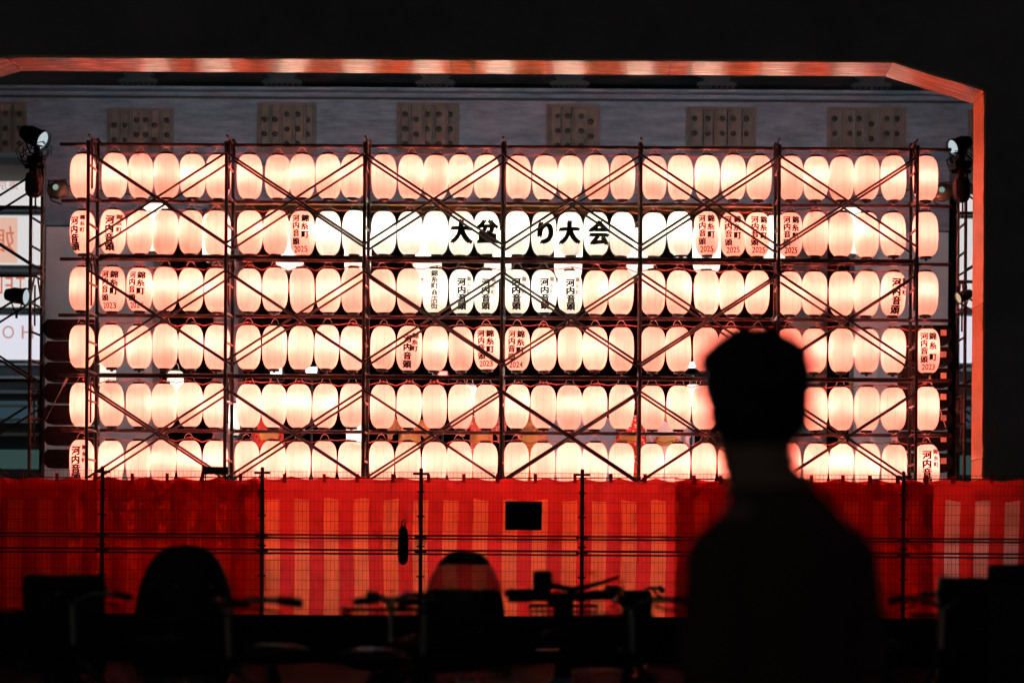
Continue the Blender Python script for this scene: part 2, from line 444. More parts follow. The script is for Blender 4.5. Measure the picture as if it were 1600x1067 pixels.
# ------------------------------------------------------------------ scaffold that carries the lanterns
YS0, YS1, YR = 32.0, 32.618, 32.78
sx0 = P(136.5, 500, YS0).x - .0
BAY = 1.829
SX = [sx0 + BAY * i for i in range(7)]
def zat(py, Y): return P(910, py, Y).z
ZR = [zat(y, YR) for y in (230.6, 319, 410, 497.5, 591.5, 677)]
FH = 1.56
ZL = [ZR[0] - FH * i for i in range(5)]                      # frame tops, last one near the plaza
def make_scaffold(name, label, xs, ztop, nlev, y0, y1, rails=True, braces=True, col=None):
    root = ob(name, None, None, (xs[0], y0, ZP), label=label, cat='scaffold')
    O = Vector((xs[0], y0, ZP))
    zb = ZP + .05
    h = ztop + .11 - zb
    mps = []
    for up in (-.08, .055):
        b = B(); tube(b, (0, 0, 0), (0, 0, ztop + up - zb), .0235, n=10)
        for k in range(nlev):
            zz = ztop - .10 - FH * k - zb
            tube(b, (0, 0, zz - .09), (0, 0, zz + .02), .029, n=10)
        cbox(b, (0, 0, -.025), (.15, .15, .02))
        mps.append(mesh('post', b, M_steel, False))
    b = B(); tube(b, (0, .024, 0), (0, y1 - y0 - .024, 0), .017, n=8); mr = mesh('rung', b, M_steel)
    b = B()
    d = y1 - y0
    tube(b, (0, d * .40, -.5 * FH + .1), (0, d * .40, -.12), .013, n=8)
    for sgn, yy in ((1, 0), (-1, d)):
        path(b, [(0, yy + sgn * .028, -.32), (0, yy + sgn * .10, -.20), (0, yy + sgn * .2, -.08), (0, yy + sgn * .24, -.02)], .014, 6)
    mi = mesh('frame_stay', b, M_steel)
    for x in xs:
        for y, mp in ((y0, mps[0]), (y1, mps[1])):
            ob('post', mp, root, Vector((x, y, zb)) - O)
        for k in range(nlev):
            for j in range(4):
                zz = ztop - FH * k - j * FH / 4
                if zz > ZP + .2: ob('rung', mr, root, Vector((x, y0, zz)) - O)
            if ztop - FH * k - .8 > ZP: ob('frame_stay', mi, root, Vector((x, y0, ztop - FH * k)) - O)
    if braces:
        w = xs[1] - xs[0]
        mb = {}
        for s in (1, -1):
            b = B(); e = -.015 * s
            za, zb_ = (-.23, -1.43)
            pts = ((.0, e, za), (w, e, zb_)) if s > 0 else ((w, e, za), (0, e, zb_))
            tube(b, *pts, .0155, n=8)
            for q in pts: tube(b, Vector(q) - Vector((0, .035, 0)), Vector(q) + Vector((0, .035, 0)), .014, n=6)
            mb[s] = mesh('cross_brace', b, M_steel)
        for i in range(len(xs) - 1):
            for k in range(nlev):
                for y, off in ((y0, -.038), (y1, -.038)):
                    for s in (1, -1):
                        if ztop - FH * k - 1.43 > ZP:
                            ob('cross_brace', mb[s], root, Vector((xs[i], y + off, ztop - FH * k)) - O, (0, 0, 0))
    return root, O
rack, RO = make_scaffold('scaffold', 'tall dark tube scaffold of six bays that carries all the lantern rows', SX, ZL[0], 4, YS0, YS1)
xa, xb = P(97, 300, YR).x, P(1490, 300, YR).x
b = B(); cbox(b, (0, 0, 0), (.055, YR - YS1, .06), .008); me_coupler = mesh('coupler', b, M_steel)
for i, z in enumerate(ZR):
    b = B(); j = random.uniform(-.04, .04)
    tube(b, (xa + j, YR, z), (xb + j, YR, z), .0245, n=10)
    part('rail', b, M_rail, rack, loc=-RO)
    for x in SX: ob('coupler', me_coupler, rack, Vector((x, (YS1 + YR) / 2, z)) - RO)
for z in (ZR[2] - .02, ZR[4] - .03):
    b = B(); tube(b, (SX[0] + .1, 32.3, z), (SX[-1] + .06, 32.3, z), .032, n=10)
    part('ledger', b, M_rail, rack, loc=-RO)
# tie straps at the two ends
for q0, q1 in (((105, 590), (72, 655)), ((1448, 575), (1478, 668))):
    b = B(); a, c = P(*q0, 32.9), P(*q1, 33.2); tube(b, a, c, .008, n=6)
    tube(b, a, c + (a - c) * .8, .02, n=8)
    part('tie_rod', b, M_wire, rack, loc=-RO)

# ------------------------------------------------------------------ paper lanterns
PXM = F / 32.8                                              # photo pixels per metre at the lanterns
LR, LH = 39.5 / 2 / PXM, 67 / PXM
def lrad(t):                                                # t = -1..1 bottom to top
    a = abs(t) * .968
    return LR * (1 - a ** 3.0) ** (1 / 3.0) * (1 + .022 * t)
b = B()
n = 44
prof = []
for i in range(n + 1):
    t = -1 + 2 * i / n
    prof.append((lrad(t) * (1 + (.012 if i % 2 else -.012)), t * LH / 2))
lathe(b, prof, 24)
me_paper = mesh('paper_shade', b, M_paper, True)
me_paperw = me_paper.copy(); me_paperw.materials.clear(); me_paperw.materials.append(M_paperw)
rt = lrad(1)
b = B(); lathe(b, [(rt * .80, LH/2 - .012), (rt * .98, LH/2 - .012), (rt * .98, LH/2 + .026), (rt * .80, LH/2 + .026), (rt * .80, LH/2 - .012)], 20); me_ringt = mesh('top_ring', b, M_ring)
rb = lrad(-1)
b = B(); lathe(b, [(rb * .78, -LH/2 + .012), (rb * 1.0, -LH/2 + .012), (rb * 1.0, -LH/2 - .03), (rb * .55, -LH/2 - .03), (rb * .55, -LH/2 - .024)], 20)
lathe(b, [(.02, -LH/2 - .030), (.02, -LH/2 - .055)], 8, cap1=True, cap0=True); me_ringb = mesh('bottom_ring', b, M_ring)
b = B()
hw = .062
path(b, [(-hw, 0, LH/2 + .01), (-hw * .96, 0, LH/2 + .045), (-hw * .55, 0, LH/2 + .085), (0, 0, LH/2 + .10), (hw * .55, 0, LH/2 + .085), (hw * .96, 0, LH/2 + .045), (hw, 0, LH/2 + .01)], .0042, 5)
me_handle = mesh('wire_handle', b, M_wire)

def glyph(ch, thick):
    c = bpy.data.curves.new('glyph', 'FONT'); c.body = ch; c.align_x = 'CENTER'; c.resolution_u = 4
    o = bpy.data.objects.new('glyph', c); COL.objects.link(o)
    dg = bpy.context.evaluated_depsgraph_get()
    m = bpy.data.meshes.new_from_object(o.evaluated_get(dg))
    bpy.data.objects.remove(o)
    return m
_gc = {}
def glyphs_bm(items, thick=.018, mirror=False):
    """items: (char, x, z, w, h, material index) in metres, centre positions"""
    bm = B(); wl = bm.verts.layers.float.new('weight')
    for ch, x, z, w, h, mi in items:
        key = (ch, thick)
        if key not in _gc:
            m = glyph(ch, thick)
            xs = [v.co.x for v in m.vertices]; zs = [v.co.y for v in m.vertices]
            _gc[key] = (m, min(xs), max(xs), min(zs), max(zs))
        m, x0, x1, y0, y1 = _gc[key]
        k = len(bm.verts)
        nf = len(bm.faces)
        bm.from_mesh(m); bm.verts.ensure_lookup_table(); bm.faces.ensure_lookup_table()
        full = ch.isdigit() or ch.isascii()
        for v in bm.verts[k:]:
            cx = (v.co.x - (x0 + x1) / 2) * (w / ((x1 - x0) if full else 1.0))
            cz = (v.co.y - (y0 + y1) / 2) * (h / ((y1 - y0) if full else 1.0))
            v.co = Vector(((-cx if mirror else cx) + (-x if mirror else x), 0, cz + z)); v[wl] = w
        for f in bm.faces[nf:]: f.material_index = mi
    return bm
def wrap(bm, thick):
    for i in range(-8, 9, 2):
        g = bm.verts[:] + bm.edges[:] + bm.faces[:]
        bmesh.ops.bisect_plane(bm, geom=g, plane_co=(i * LR / 9, 0, 0), plane_no=(1, 0, 0))
    for i in (-6, -4, 4, 6):
        g = bm.verts[:] + bm.edges[:] + bm.faces[:]
        bmesh.ops.bisect_plane(bm, geom=g, plane_co=(0, 0, i * LH / 15), plane_no=(0, 0, 1))
    wl = bm.verts.layers.float['weight']
    base = [(v.co.copy(), v[wl]) for v in bm.verts]
    bm.verts.index_update()
    fs = [([v.index for v in f.verts], f.material_index) for f in bm.faces]
    out = B()
    cps = [(0, 0), (-thick, -thick * .4), (thick, thick * .4), (-thick * .5, thick * .6), (thick * .5, -thick * .6)]
    for ci, (ax, az) in enumerate(cps):           # brush weight: overlapping strokes, each a hair further out
        vs = []
        for co, wt in base:
            x, z = co.x + ax * wt, co.z + az * wt
            t = max(-1, min(1, z / (LH / 2)))
            r = lrad(t) * 1.014 + .003 + .0005 * ci
            a = max(-1.35, min(1.35, math.asin(max(-.985, min(.985, x / r)))))
            vs.append(out.verts.new((r * math.sin(a), -r * math.cos(a), z)))
        for idx, mi in fs:
            out.faces.new([vs[q] for q in idx]).material_index = mi
    bm.free()
    return out
u_ = 1 / PXM
def letter_mesh(items, mats, thick=.018):
    its = [(c, x * u_, -y * u_, w * u_, h * u_, mi) for c, x, y, w, h, mi in items]
    bm = wrap(glyphs_bm(its, thick), thick)
    m = bpy.data.meshes.new('lettering'); bm.to_mesh(m); bm.free()
    for q in mats: m.materials.append(q)
    return m
def col_(s, x, ys, w, h, mi=0): return [(c, x + random.uniform(-.4, .4), y, w * random.uniform(.95, 1.06), h, mi) for c, y in zip(s, ys)]
ONDO, TOWN = '河内音頭', '錦糸町'
def typeA(dx=0, dark=False, main=(15, 14), y0=-17, st=13.6, side=(7.5, 8), sx=13.5):
    it = col_(ONDO, dx, [y0 + st * i for i in range(4)], *main)
    it += col_(TOWN, dx + sx, [y0 - 5 + 10 * i for i in range(3)], *side, 1)
    return letter_mesh(it, [M_inkb, M_inkg] if dark else [M_ink, M_inkf], .058)
def typeB(year, wide=False):
    it = col_(ONDO, -7, [-21.5, -10.5, 1, 14], 11.5, 11.5)
    it += col_(TOWN, 6.5, [-21.5, -7 if wide else -9, 11 if wide else 4], 12, 12)
    it += [(c, -8.2 + 5.2 * i, 25.5, 4.4, 8.5, 0) for i, c in enumerate(year)]
    return letter_mesh(it, [M_ink, M_inkf], .05)
L_A0 = typeA(-8); L_A1 = typeA(0); L_A2 = typeA(0, True, (14, 12.5), -13, 12.2, (7, 8), 11.5); L_A3 = typeA(-1, False, (13, 12), -14, 13, (10, 9), 11)
L_A4 = typeA(1, False, (14.5, 14), -16, 14)
L_B = {y: typeB(y) for y in ('2025', '2023', '2024')}
L_Bw = typeB('2023', True)
L_C = letter_mesh(col_('錦糸町商店街', 0, [-26 + 10 * i for i in range(6)], 11, 10.5), [M_inkb], .034)
def big(ch, dx, w, h, dy=0): return letter_mesh([(ch, dx, dy, w, h, 0)], [M_inkb], .075)
L_big = {'大': big('大', 1.5, 33, 37, -1), '盆': big('盆', 2, 32, 38, -1), 'り': big('り', 2.5, 36, 38, 0), '大_': big('大', -2, 32, 37, -1), '会': big('会', 3, 33, 40, 0)}

ROWS = [
 [129.5,179,220,260,301,341, 390,434,472,513,552, 600,642,681,720,760, 810,851.5,891,932,973, 1022.5,1063,1105,1146,1186, 1235.5,1275,1315,1354,1396,1446],
 [129,176.7,218.5,258.5,298.5,338, 390.6,431,472,512.6,554.4, 599.6,640.6,681,720.7,760.5, 808,849.6,891,931.6,972, 1021,1062,1104,1145,1183.5, 1234.8,1274,1314.5,1354,1395.5,1446],
 [128,175.5,218,258,298,339, 389,429.7,472,513,552.5, 598,639.7,679.7,721,760, 808,850,890.5,930.6,970.5, 1020,1061,1104,1143,1183, 1233.8,1272.5,1314.6,1354,1395.6,1446],
 [128,174,217.4,258,298,339, 388,429,470,510.7,551, 598.4,639.5,680,720,760.5, 808,849.7,891,929.7,971, 1020,1060,1103,1141,1184, 1234,1272,1314.5,1354,1396,1449],
 [128.5,173.8,216.8,256.4,296.7,337, 389,428,466.7,508,550, 598,639,679,719.5,760, 808,849,889.6,929,971, 1019,1060.6,1101,1141,1184, 1233,1273.6,1313.7,1354.5,1395.8,1448],
 [128,173.4,216,255.5,295.4,336, 386,426,466,506.5,547.4, 596.3,637.4,678.7,718,758, 807,848,889,929.5,971, 1018,1059,1100,1141,1184, 1232,1275,1314.7,1355,1397.5,1448]]
YC = [(275.5, 280), (363.7, 367.5), (452.5, 460), (541.5, 549), (632.5, 639.5), (722, 729)]       # row centres at the left and right end
LETTERS = {(1, 0): ('河内音頭', L_A0), (1, 1): ('河内音頭', L_A1), (1, 8): ('2025', L_B['2025']), (1, 23): ('2025', L_B['2025']), (1, 24): ('2025', L_B['2025']), (1, 25): ('2025', L_B['2025']), (1, 26): ('2025', L_B['2025']),
 (1, 14): ('大', L_big['大']), (1, 15): ('盆', L_big['盆']), (1, 17): ('り', L_big['り']), (1, 18): ('大', L_big['大_']), (1, 19): ('会', L_big['会']),
 (2, 1): ('2023', L_B['2023']), (2, 2): ('2024', L_B['2024']), (2, 13): ('錦糸町商店街', L_C), (2, 14): ('河内音頭', L_A2), (2, 15): ('河内音頭', L_A2), (2, 16): ('河内音頭', L_A2), (2, 17): ('河内音頭', L_A2), (2, 18): ('河内音頭', L_A2),
 (2, 30): ('河内音頭', L_A4), (3, 12): ('河内音頭', L_A3), (3, 15): ('2023', L_B['2023']), (3, 16): ('2024', L_B['2024']), (3, 31): ('2023', L_Bw), (5, 0): ('河内音頭', L_A0), (5, 31): ('河内音頭', L_A1)}
WHITE = {(1, i) for i in range(9, 23)} | {(2, i) for i in range(13, 19)}
ORD = 'first second third fourth fifth sixth seventh eighth ninth tenth eleventh twelfth thirteenth fourteenth fifteenth sixteenth'.split()
ROWN = ['top row', 'second row from the top', 'third row from the top', 'fourth row from the top', 'fifth row from the top', 'bottom row']
bulb_d = bpy.data.lights.new('bulb', 'POINT'); bulb_d.energy = LANTERN_W; bulb_d.color = LANTERN_C; bulb_d.shadow_soft_size = .022
bulb_w = bpy.data.lights.new('white_bulb', 'POINT'); bulb_w.energy = WHITE_W; bulb_w.color = WHITE_C; bulb_w.shadow_soft_size = .03
bulbs = []
for k in range(5):
    q = bulb_d.copy(); q.energy = LANTERN_W * (.84 + .08 * k); bulbs.append(q)
for r, row in enumerate(ROWS):
    for i, px in enumerate(row):
        py = YC[r][0] + (YC[r][1] - YC[r][0]) * (px - 128) / 1320 + random.uniform(-1.1, 0.6)
        q = P(px, py, 32.8)
        txt = LETTERS.get((r, i)); wh = (r, i) in WHITE
        pos = (ORD[i] + ' from the left') if i < 16 else ((ORD[31 - i] + ' from the right') if i < 31 else 'last at the right end')
        if i == 0: pos = 'first at the left end'
        if txt: what = ('white' if wh else 'glowing') + ' lantern with ' + ('kanji and ' + txt[0] if txt[0].isdigit() else txt[0])
        else: what = 'plain white lantern' if wh else 'blank glowing lantern'
        rootl = ob('paper_lantern', None, None, (q.x, q.y + random.uniform(-.008, .012), q.z), (random.uniform(-.03, .03), random.uniform(-.035, .035), random.uniform(-.12, .12) if txt else random.uniform(-3, 3)),
                   label='%s, %s, %s' % (what, pos, ROWN[r]), cat='lantern', group='paper lanterns on the scaffold')
        rootl.scale = (random.uniform(.97, 1.02), random.uniform(.97, 1.02), random.uniform(.985, 1.025))
        ob('paper_shade', me_paperw if wh else me_paper, rootl)
        ob('top_ring', me_ringt, rootl); ob('bottom_ring', me_ringb, rootl)
        ob('wire_handle', me_handle, rootl, (0, 0, 0), (0, 0, -rootl.rotation_euler.z + random.uniform(-.5, .5)))
        if txt: ob('lettering', txt[1], rootl)
        a = random.uniform(0, 2 * PI); d = random.uniform(.0, .05)
        ob('bulb', bulb_w if wh else random.choice(bulbs), rootl, (d * math.cos(a), d * math.sin(a), random.uniform(.01, .07)))
for r, row in enumerate(ROWS):
    pts = []
    for i, px in enumerate(row):
        py = YC[r][0] + (YC[r][1] - YC[r][0]) * (px - 128) / 1320
        pts.append(P(px + random.uniform(-4, 4), py - 38 - random.uniform(-1, 3), 32.86))
        if i < 31:
            nx = row[i + 1]
            pts.append(P((px + nx) / 2, py - 34 + random.uniform(-3, 3), 32.90))
    b = B(); path(b, pts, .007, 5)
    for p in pts[::2]: tube(b, p, p + Vector((0, -.02, -.045)), .013, n=6)
    part('power_cable', b, M_cable, label='thin red power cable strung above the %s of lanterns' % ROWN[r], cat='cable', group='power cables of the lantern rows')

# ------------------------------------------------------------------ large white lanterns hung in an arc over the stage
def big_lantern(px, py, Y, wpx, hpx, label, group, W_, letters=None):
    q = P(px, py, Y); k = Y / F
    rr, hh = wpx * k / 2, hpx * k
    b = B(); pr = []
    for i in range(31):
        t = -1 + 2 * i / 30; a = abs(t) * .97
        pr.append((rr * (1 - a ** 5) ** (1 / 5) * (1 + (.008 if i % 2 else -.008)), t * hh / 2))
    lathe(b, pr, 20)
    root = ob('white_lantern', None, None, q, label=label, cat='lantern', group=group)
    part('paper_shade', b, M_paperw, root, True)
    b = B(); lathe(b, [(rr * .5, hh/2 - .01), (rr * .55, hh/2 - .01), (rr * .55, hh/2 + .03), (rr * .5, hh/2 + .03), (rr * .5, hh/2 - .01)], 16); part('top_ring', b, M_ring, root)
    b = B(); lathe(b, [(rr * .5, -hh/2 + .01), (rr * .55, -hh/2 + .01), (rr * .55, -hh/2 - .03), (rr * .5, -hh/2 - .03), (rr * .5, -hh/2 + .01)], 16); part('bottom_ring', b, M_ring, root)
    b = B(); path(b, [(-rr * .5, 0, hh/2), (-rr * .3, 0, hh/2 + .1), (0, 0, hh/2 + .14), (rr * .3, 0, hh/2 + .1), (rr * .5, 0, hh/2)], .006, 5); part('wire_handle', b, M_wire, root)
    light('bulb', 'POINT', W_, BIG_C, root, (0, 0, hh * .05), .06)
    return root
arc = [(243, 356, 40), (338, 372, 44), (453, 386, 44), (559, 394, 42), (668, 398, 44), (778, 400, 42), (888, 398, 44), (1000, 396, 42), (1104, 388, 44), (1214, 376, 42), (1326, 360, 46)]
for i, (px, py, w) in enumerate(arc):
    big_lantern(px, py, 39.5, w, 76, 'large white lantern hanging behind the rack over the stage, %s from the left' % ORD[i], 'large white lanterns over the stage', BIG_W)
small = [(166, 588, 30, 46), (274, 600, 26, 40), (553, 682, 24, 50), (734, 618, 22, 34), (1083, 618, 24, 34), (366, 655, 18, 50)]
for i, (px, py, w, h) in enumerate(small):
    big_lantern(px, py, 37.0, w, h, 'small white lantern hung low beside the stage, ' + ['far left behind the second column', 'left below the pointed finial', 'near the third scaffold post', 'left of the middle post', 'beside the standing head', 'above the kimono dancers at left'][i], 'small white stage lanterns', 2.2)
b = B()
pts = []
for i, (px, py, w) in enumerate(arc):
    pts.append(P(px, py - 46, 39.5))
    if i < 10: pts.append(P((px + arc[i+1][0]) / 2, (py + arc[i+1][1]) / 2 - 42, 39.5))
pts = [P(100, 290, 39.5)] + pts + [P(1460, 290, 39.5)]
path(b, pts, .012, 6)
part('hanging_wire', b, M_black, label='dark wire from tower to tower carrying the large white lanterns', cat='wire')

# ------------------------------------------------------------------ red and white curtain
PITCH = 46.5 / F * 30.2
def cloth_sheet(px0, px1, ytop, Y, phase, amp, lean=0.0, gather=0.0, pz=970, sag=5.5, ties=57.0, fold=5.0, cm=None):
    p0, p1 = P(px0, 850, Y).x, P(px1, 850, Y).x
    zt_ = P((px0 + px1) / 2, ytop, Y).z; zb_ = ZP + .003
    nu, nv = max(12, int((p1 - p0) / .035)), 26
    bm = B(); uvl = bm.loops.layers.uv.new('cloth')
    V = []
    for j in range(nv + 1):
        v = j / nv
        rowv = []
        for i in range(nu + 1):
            u = i / nu
            x = p0 + (p1 - p0) * u
            s = (x * F / Y) / ties
            z = zb_ + (zt_ - zb_) * v - (sag / F * Y) * abs(math.sin(PI * s)) * v * v
            y = Y + amp * (.35 + .65 * (1 - v)) * (math.sin(2 * PI * x / PITCH * 1.0 + phase * 6.28 + .6 * math.sin(x * fold)) + .8 * math.sin(x * 3.1 + 2 * v + phase * 9) * (1 - v)) + .012 * math.sin(x * 2.1 + 4 * v)
            xx = x + lean * (1 - v) * (1 if u > .001 else 1)
            rowv.append((bm.verts.new((xx, y, z)), x / PITCH + phase + gather * (1 - v) * (1 + .5 * math.sin(x * 1.3 + phase)) + .02 * math.sin(7 * v + x), v))
        V.append(rowv)
    for j in range(nv):
        for i in range(nu):
            q = (V[j][i], V[j][i+1], V[j+1][i+1], V[j+1][i])
            f = bm.faces.new([t[0] for t in q])
            for l, t in zip(f.loops, q): l[uvl].uv = (t[1], t[2])
            f.smooth = True
    m = bpy.data.meshes.new('cloth'); bm.to_mesh(m); bm.free(); m.materials.append(cm)
    return m
def curtain(label, px0, px1, ytop, sheets, tabs, cm=None):
    root = ob('festival_curtain', None, None, label=label, cat='curtain', group='red and white curtains on the fence')
    for k, (ph, amp, lean, ga, dY) in enumerate(sheets):
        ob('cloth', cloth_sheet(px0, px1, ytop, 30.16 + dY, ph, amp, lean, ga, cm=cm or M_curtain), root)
    b = B(); z = P((px0 + px1) / 2, ytop, 30.14).z
    path(b, [P(px0, ytop + 1, 30.14), P((px0 + px1) / 2, ytop + 2, 30.14), P(px1, ytop + 1, 30.14)], .007, 5); part('rope', b, M_rubber, root)
    x = px0 + tabs * .6
    while x < px1 - 4:
        b = B(); a = P(x, ytop - 5, 30.10); c = P(x + 5.5, ytop + 9, 30.13)
        box(b, (a.x, 30.085, c.z), (c.x, 30.115, a.z), .004); part('tie_tab', b, M_tab, root)
        x += tabs * random.uniform(.9, 1.12)
    return root
curtain('dark red curtain of doubled cloth at the left end of the fence', -60, 412, 744, [(.80, .020, 0, .0, 0), (.84, .022, .0, .13, .05), (.87, .020, .0, .16, .10)], 60)  # third sheet added only to let less light through
curtain('bright orange red curtain with even pale stripes behind the middle of fence', 408, 1060, 745, [(.20, .008, 0, .0, .10)], 57)
curtain('dark red curtain of doubled cloth behind the standing person', 1054, 1458, 747, [(.75, .018, 0, .0, 0), (.80, .022, .0, .11, .05), (.82, .020, .0, .14, .10)], 46)  # last of the three sheets added just to darken the cloth
curtain('red curtain with wide pale pink stripes at the right end', 1452, 1690, 747, [(.30, .010, 0, .03, .08)], 57, M_curtainp)

# ------------------------------------------------------------------ wire mesh fence
YFE = 30.0
fence = ob('mesh_fence', None, None, (0, YFE, ZP), label='dark welded wire mesh fence standing on the low wall', cat='fence')
FO = Vector((0, YFE, ZP))
fz1 = zat(738, YFE)
fposts = [P(px, 740, YFE).x for px in (-90, 160, 410, 658, 910, 1161, 1412, 1663)]
b = B(); hh = fz1 + .02 - ZP
tube(b, (0, 0, 0), (0, 0, hh), .024, n=10); ball(b, (0, 0, hh), .026, 10, 6)
cbox(b, (0, -.005, hh - .05), (.20, .03, .028))
for yy in (770, 808, 840, 855, 864, 902, 938):
    z = zat(yy, YFE) - ZP
    cbox(b, (0, -.01, z), (.15 if yy in (840, 864) else .10, .034, .02))
me_post = mesh('post', b, M_fence)
for x in fposts: ob('post', me_post, fence, Vector((x, YFE, ZP)) - FO)
w = fposts[1] - fposts[0]
b = B()
k = 0; x = .05
def bar(b, x0, z0, x1, z1, r, y):
    if abs(x1 - x0) < 1e-6: box(b, (x0 - r, y - r, z0), (x0 + r, y + r, z1))
    else: box(b, (x0, y - r, z0 - r), (x1, y + r, z0 + r))
while x < w - .04:
    bar(b, x, .03, x, fz1 - ZP, .0015, 0); x += .05
zz = fz1 - ZP - .012
zlist = []
while zz > .03:
    zlist.append(zz); zz -= .122
for z in zlist: bar(b, .03, z, w - .03, z, .0022, -.0075)
me_mesh = mesh('mesh_panel', b, M_fence)
b = B(); bar(b, .025, 0, w - .025, 0, .011, -.018)
me_rail = mesh('rail', b, M_fence)
for x in fposts[:-1]:
    ob('mesh_panel', me_mesh, fence, Vector((x, YFE, ZP)) - FO)
    for yy in (838, 843, 861, 867): ob('rail', me_rail, fence, Vector((x, YFE, zat(yy, YFE))) - FO)
b = B(); a = P(790, 783, 29.93); c = P(846, 828, 29.93); box(b, (a.x, 29.925, c.z), (c.x, 29.94, a.z), .004)
sign = part('sign_plate', b, M_blackplastic, label='small black rectangular sign plate hung on the mesh fence', cat='sign')
for xx in (a.x + .05, c.x - .05):
    for zz in (a.z - .03, c.z + .03):
        b = B(); tube(b, (xx, 29.918, zz), (xx, 29.99, zz), .006, n=6); part('cable_tie', b, M_rubber, sign)
b = B(); a = P(317, 729, 29.9); c = P(356, 741, 29.9); box(b, (a.x, 29.88, c.z), (c.x, 29.95, a.z), .006)
tube(b, (a.x + .03, 29.92, c.z - .08), (a.x + .03, 29.92, c.z + .01), .008, n=6); tube(b, (c.x - .03, 29.92, c.z - .08), (c.x - .03, 29.92, c.z + .01), .008, n=6)
part('junction_box', b, M_blackplastic, label='small black box clipped on top of the fence at left', cat='box')
q = P(630, 852, 29.85)
b = B(); lathe(b, [(.012, .24), (.05, .20), (.062, .06), (.066, -.1), (.055, -.2), (.02, -.235)], 12, cap0=True, cap1=True)
path(b, [(-.03, 0, .21), (-.02, 0, .29), (0, .1, .33), (.02, 0, .29), (.03, 0, .21)], .006, 5)
part('narrow_shape', b, M_hood, label='dark narrow bundle hanging on the mesh fence left of middle post', cat='shape', loc=q)  # unidentified dark upright mark, given a hanging body

# ------------------------------------------------------------------ lighting towers and stage lamps
for nm, lab, xs in (('lighting_tower', 'dark scaffold tower at the left edge carrying stage lamps', [P(-170, 500, 33).x, P(47, 500, 33).x]),
                    ('lighting_tower', 'dark scaffold tower behind the right jamb carrying stage lamps', [P(1508, 500, 33).x, P(1508, 500, 33).x + 1.9])):
    t, TO = make_scaffold(nm, lab, xs, zat(255, 33), 4, 33.0, 33.7)
    for z in (zat(437, 33), zat(600, 33), zat(330, 33)):
        b = B(); tube(b, (xs[0] - .1, 32.96, z), (xs[1] + .1, 32.96, z), .022, n=8)
        part('rail', b, M_steel, t, loc=-TO)

def stage_lamp(px, py, Y, d, label, scale=1.0, on=True, W_=0, spot=55, lens=None, group='stage lamps on the towers', tail=True):
    """par can pointing along d, with yoke"""
    q = P(px, py, Y); d = Vector(d).normalized()
    root = ob('stage_lamp', None, None, q, label=label, cat='stage lamp', group=group)
    M = Vector((0, 0, 1)).rotation_difference(d).to_matrix().to_4x4()
    s = scale
    b = B(); lathe(b, [(.03*s, -.20*s), (.09*s, -.18*s), (.115*s, -.08*s), (.12*s, .08*s), (.145*s, .15*s), (.145*s, .19*s), (.13*s, .19*s), (.125*s, .15*s)], 18, M, cap0=True)
    for k in range(6): lathe(b, [(.118*s, (-.06 + .025*k)*s), (.128*s, (-.055 + .025*k)*s), (.118*s, (-.05 + .025*k)*s)], 18, M)
    part('can', b, M_black, root)
    b = B(); lathe(b, [(.004*s, .165*s), (.07*s, .16*s), (.124*s, .152*s)], 18, M, cap0=True); part('lens', b, lens or (M_lensw if on else M_blackplastic), root, True)
    a = d.cross(Vector((0, 0, 1)))
    a = a.normalized() if a.length > .05 else Vector((1, 0, 0))
    b = B()
    pts = [a*.135*s, a*.15*s + Vector((0, 0, -.14*s)), a*.07*s + Vector((0, 0, -.24*s)), a*-.07*s + Vector((0, 0, -.24*s)), a*-.15*s + Vector((0, 0, -.14*s)), a*-.135*s]
    path(b, pts, .013*s, 6); tube(b, (0, 0, -.24*s), (0, 0, -.36*s), .02*s, n=8)
    part('yoke', b, M_black, root)
    if W_: light('beam', 'SPOT', W_, (.93, .97, 1.0), root, d * .23 * s, .08, d, spot, .6)
    return root
stage_lamp(52, 213, 32.9, (.80, -.35, -.38), 'bright round stage lamp on top of the left tower', 1.0, lens=M_lensd)
stage_lamp(1501, 226, 32.9, (-.75, -.45, -.35), 'bright round stage lamp on top of the right tower', .85, lens=M_lensd)
stage_lamp(26, 462, 32.8, (.85, -.25, -.12), 'stage lamp low on the left tower with a glinting lens', .85, lens=M_lensd)
stage_lamp(1507, 462, 32.8, (-.85, -.35, -.35), 'stage lamp low on the right tower with warm lens', .6, lens=lit('warm_lens', (1, .7, .45), 0.6))
for px, py, lab in ((53, 291, 'black hanging lamp can upside down on the left tower'), (1502, 299, 'black hanging lamp can upside down on the right tower')):
    q = P(px, py, 32.75)
    root = ob('hanging_lamp', None, None, q, label=lab, cat='lamp', group='hanging cans on the towers')
    b = B(); lathe(b, [(.04, .19), (.10, .17), (.118, .12), (.12, -.06), (.10, -.12), (.06, -.15)], 16, cap0=True, cap1=True); part('can', b, M_black, root)
    b = B(); tube(b, (0, 0, .19), (0, 0, .30), .05, n=10); tube(b, (-.13, .03, .27), (.13, .03, .27), .03, n=8); cbox(b, (.02, 0, .36), (.22, .12, .10), .02); part('clamp', b, M_blackplastic, root)
    b = B()
    for k in range(12):
        a = random.uniform(0, 6.28); r1 = random.uniform(.08, .2)
        c0 = Vector((random.uniform(-.1, .1), .02, .30 + random.uniform(0, .2)))
        path(b, [c0 + Vector((r1*math.cos(a + t*1.9), .03*math.sin(3*t), r1*.8*math.sin(a + t*1.9))) for t in (0, .5, 1, 1.5, 2, 2.5)], .007, 5)
    part('cable_coil', b, M_rubber, root)
    # tower head truss above the can
    b = B(); tube(b, (.02, .1, .40), (.0, .12, .72), .045, n=8); part('stem', b, M_black, root)
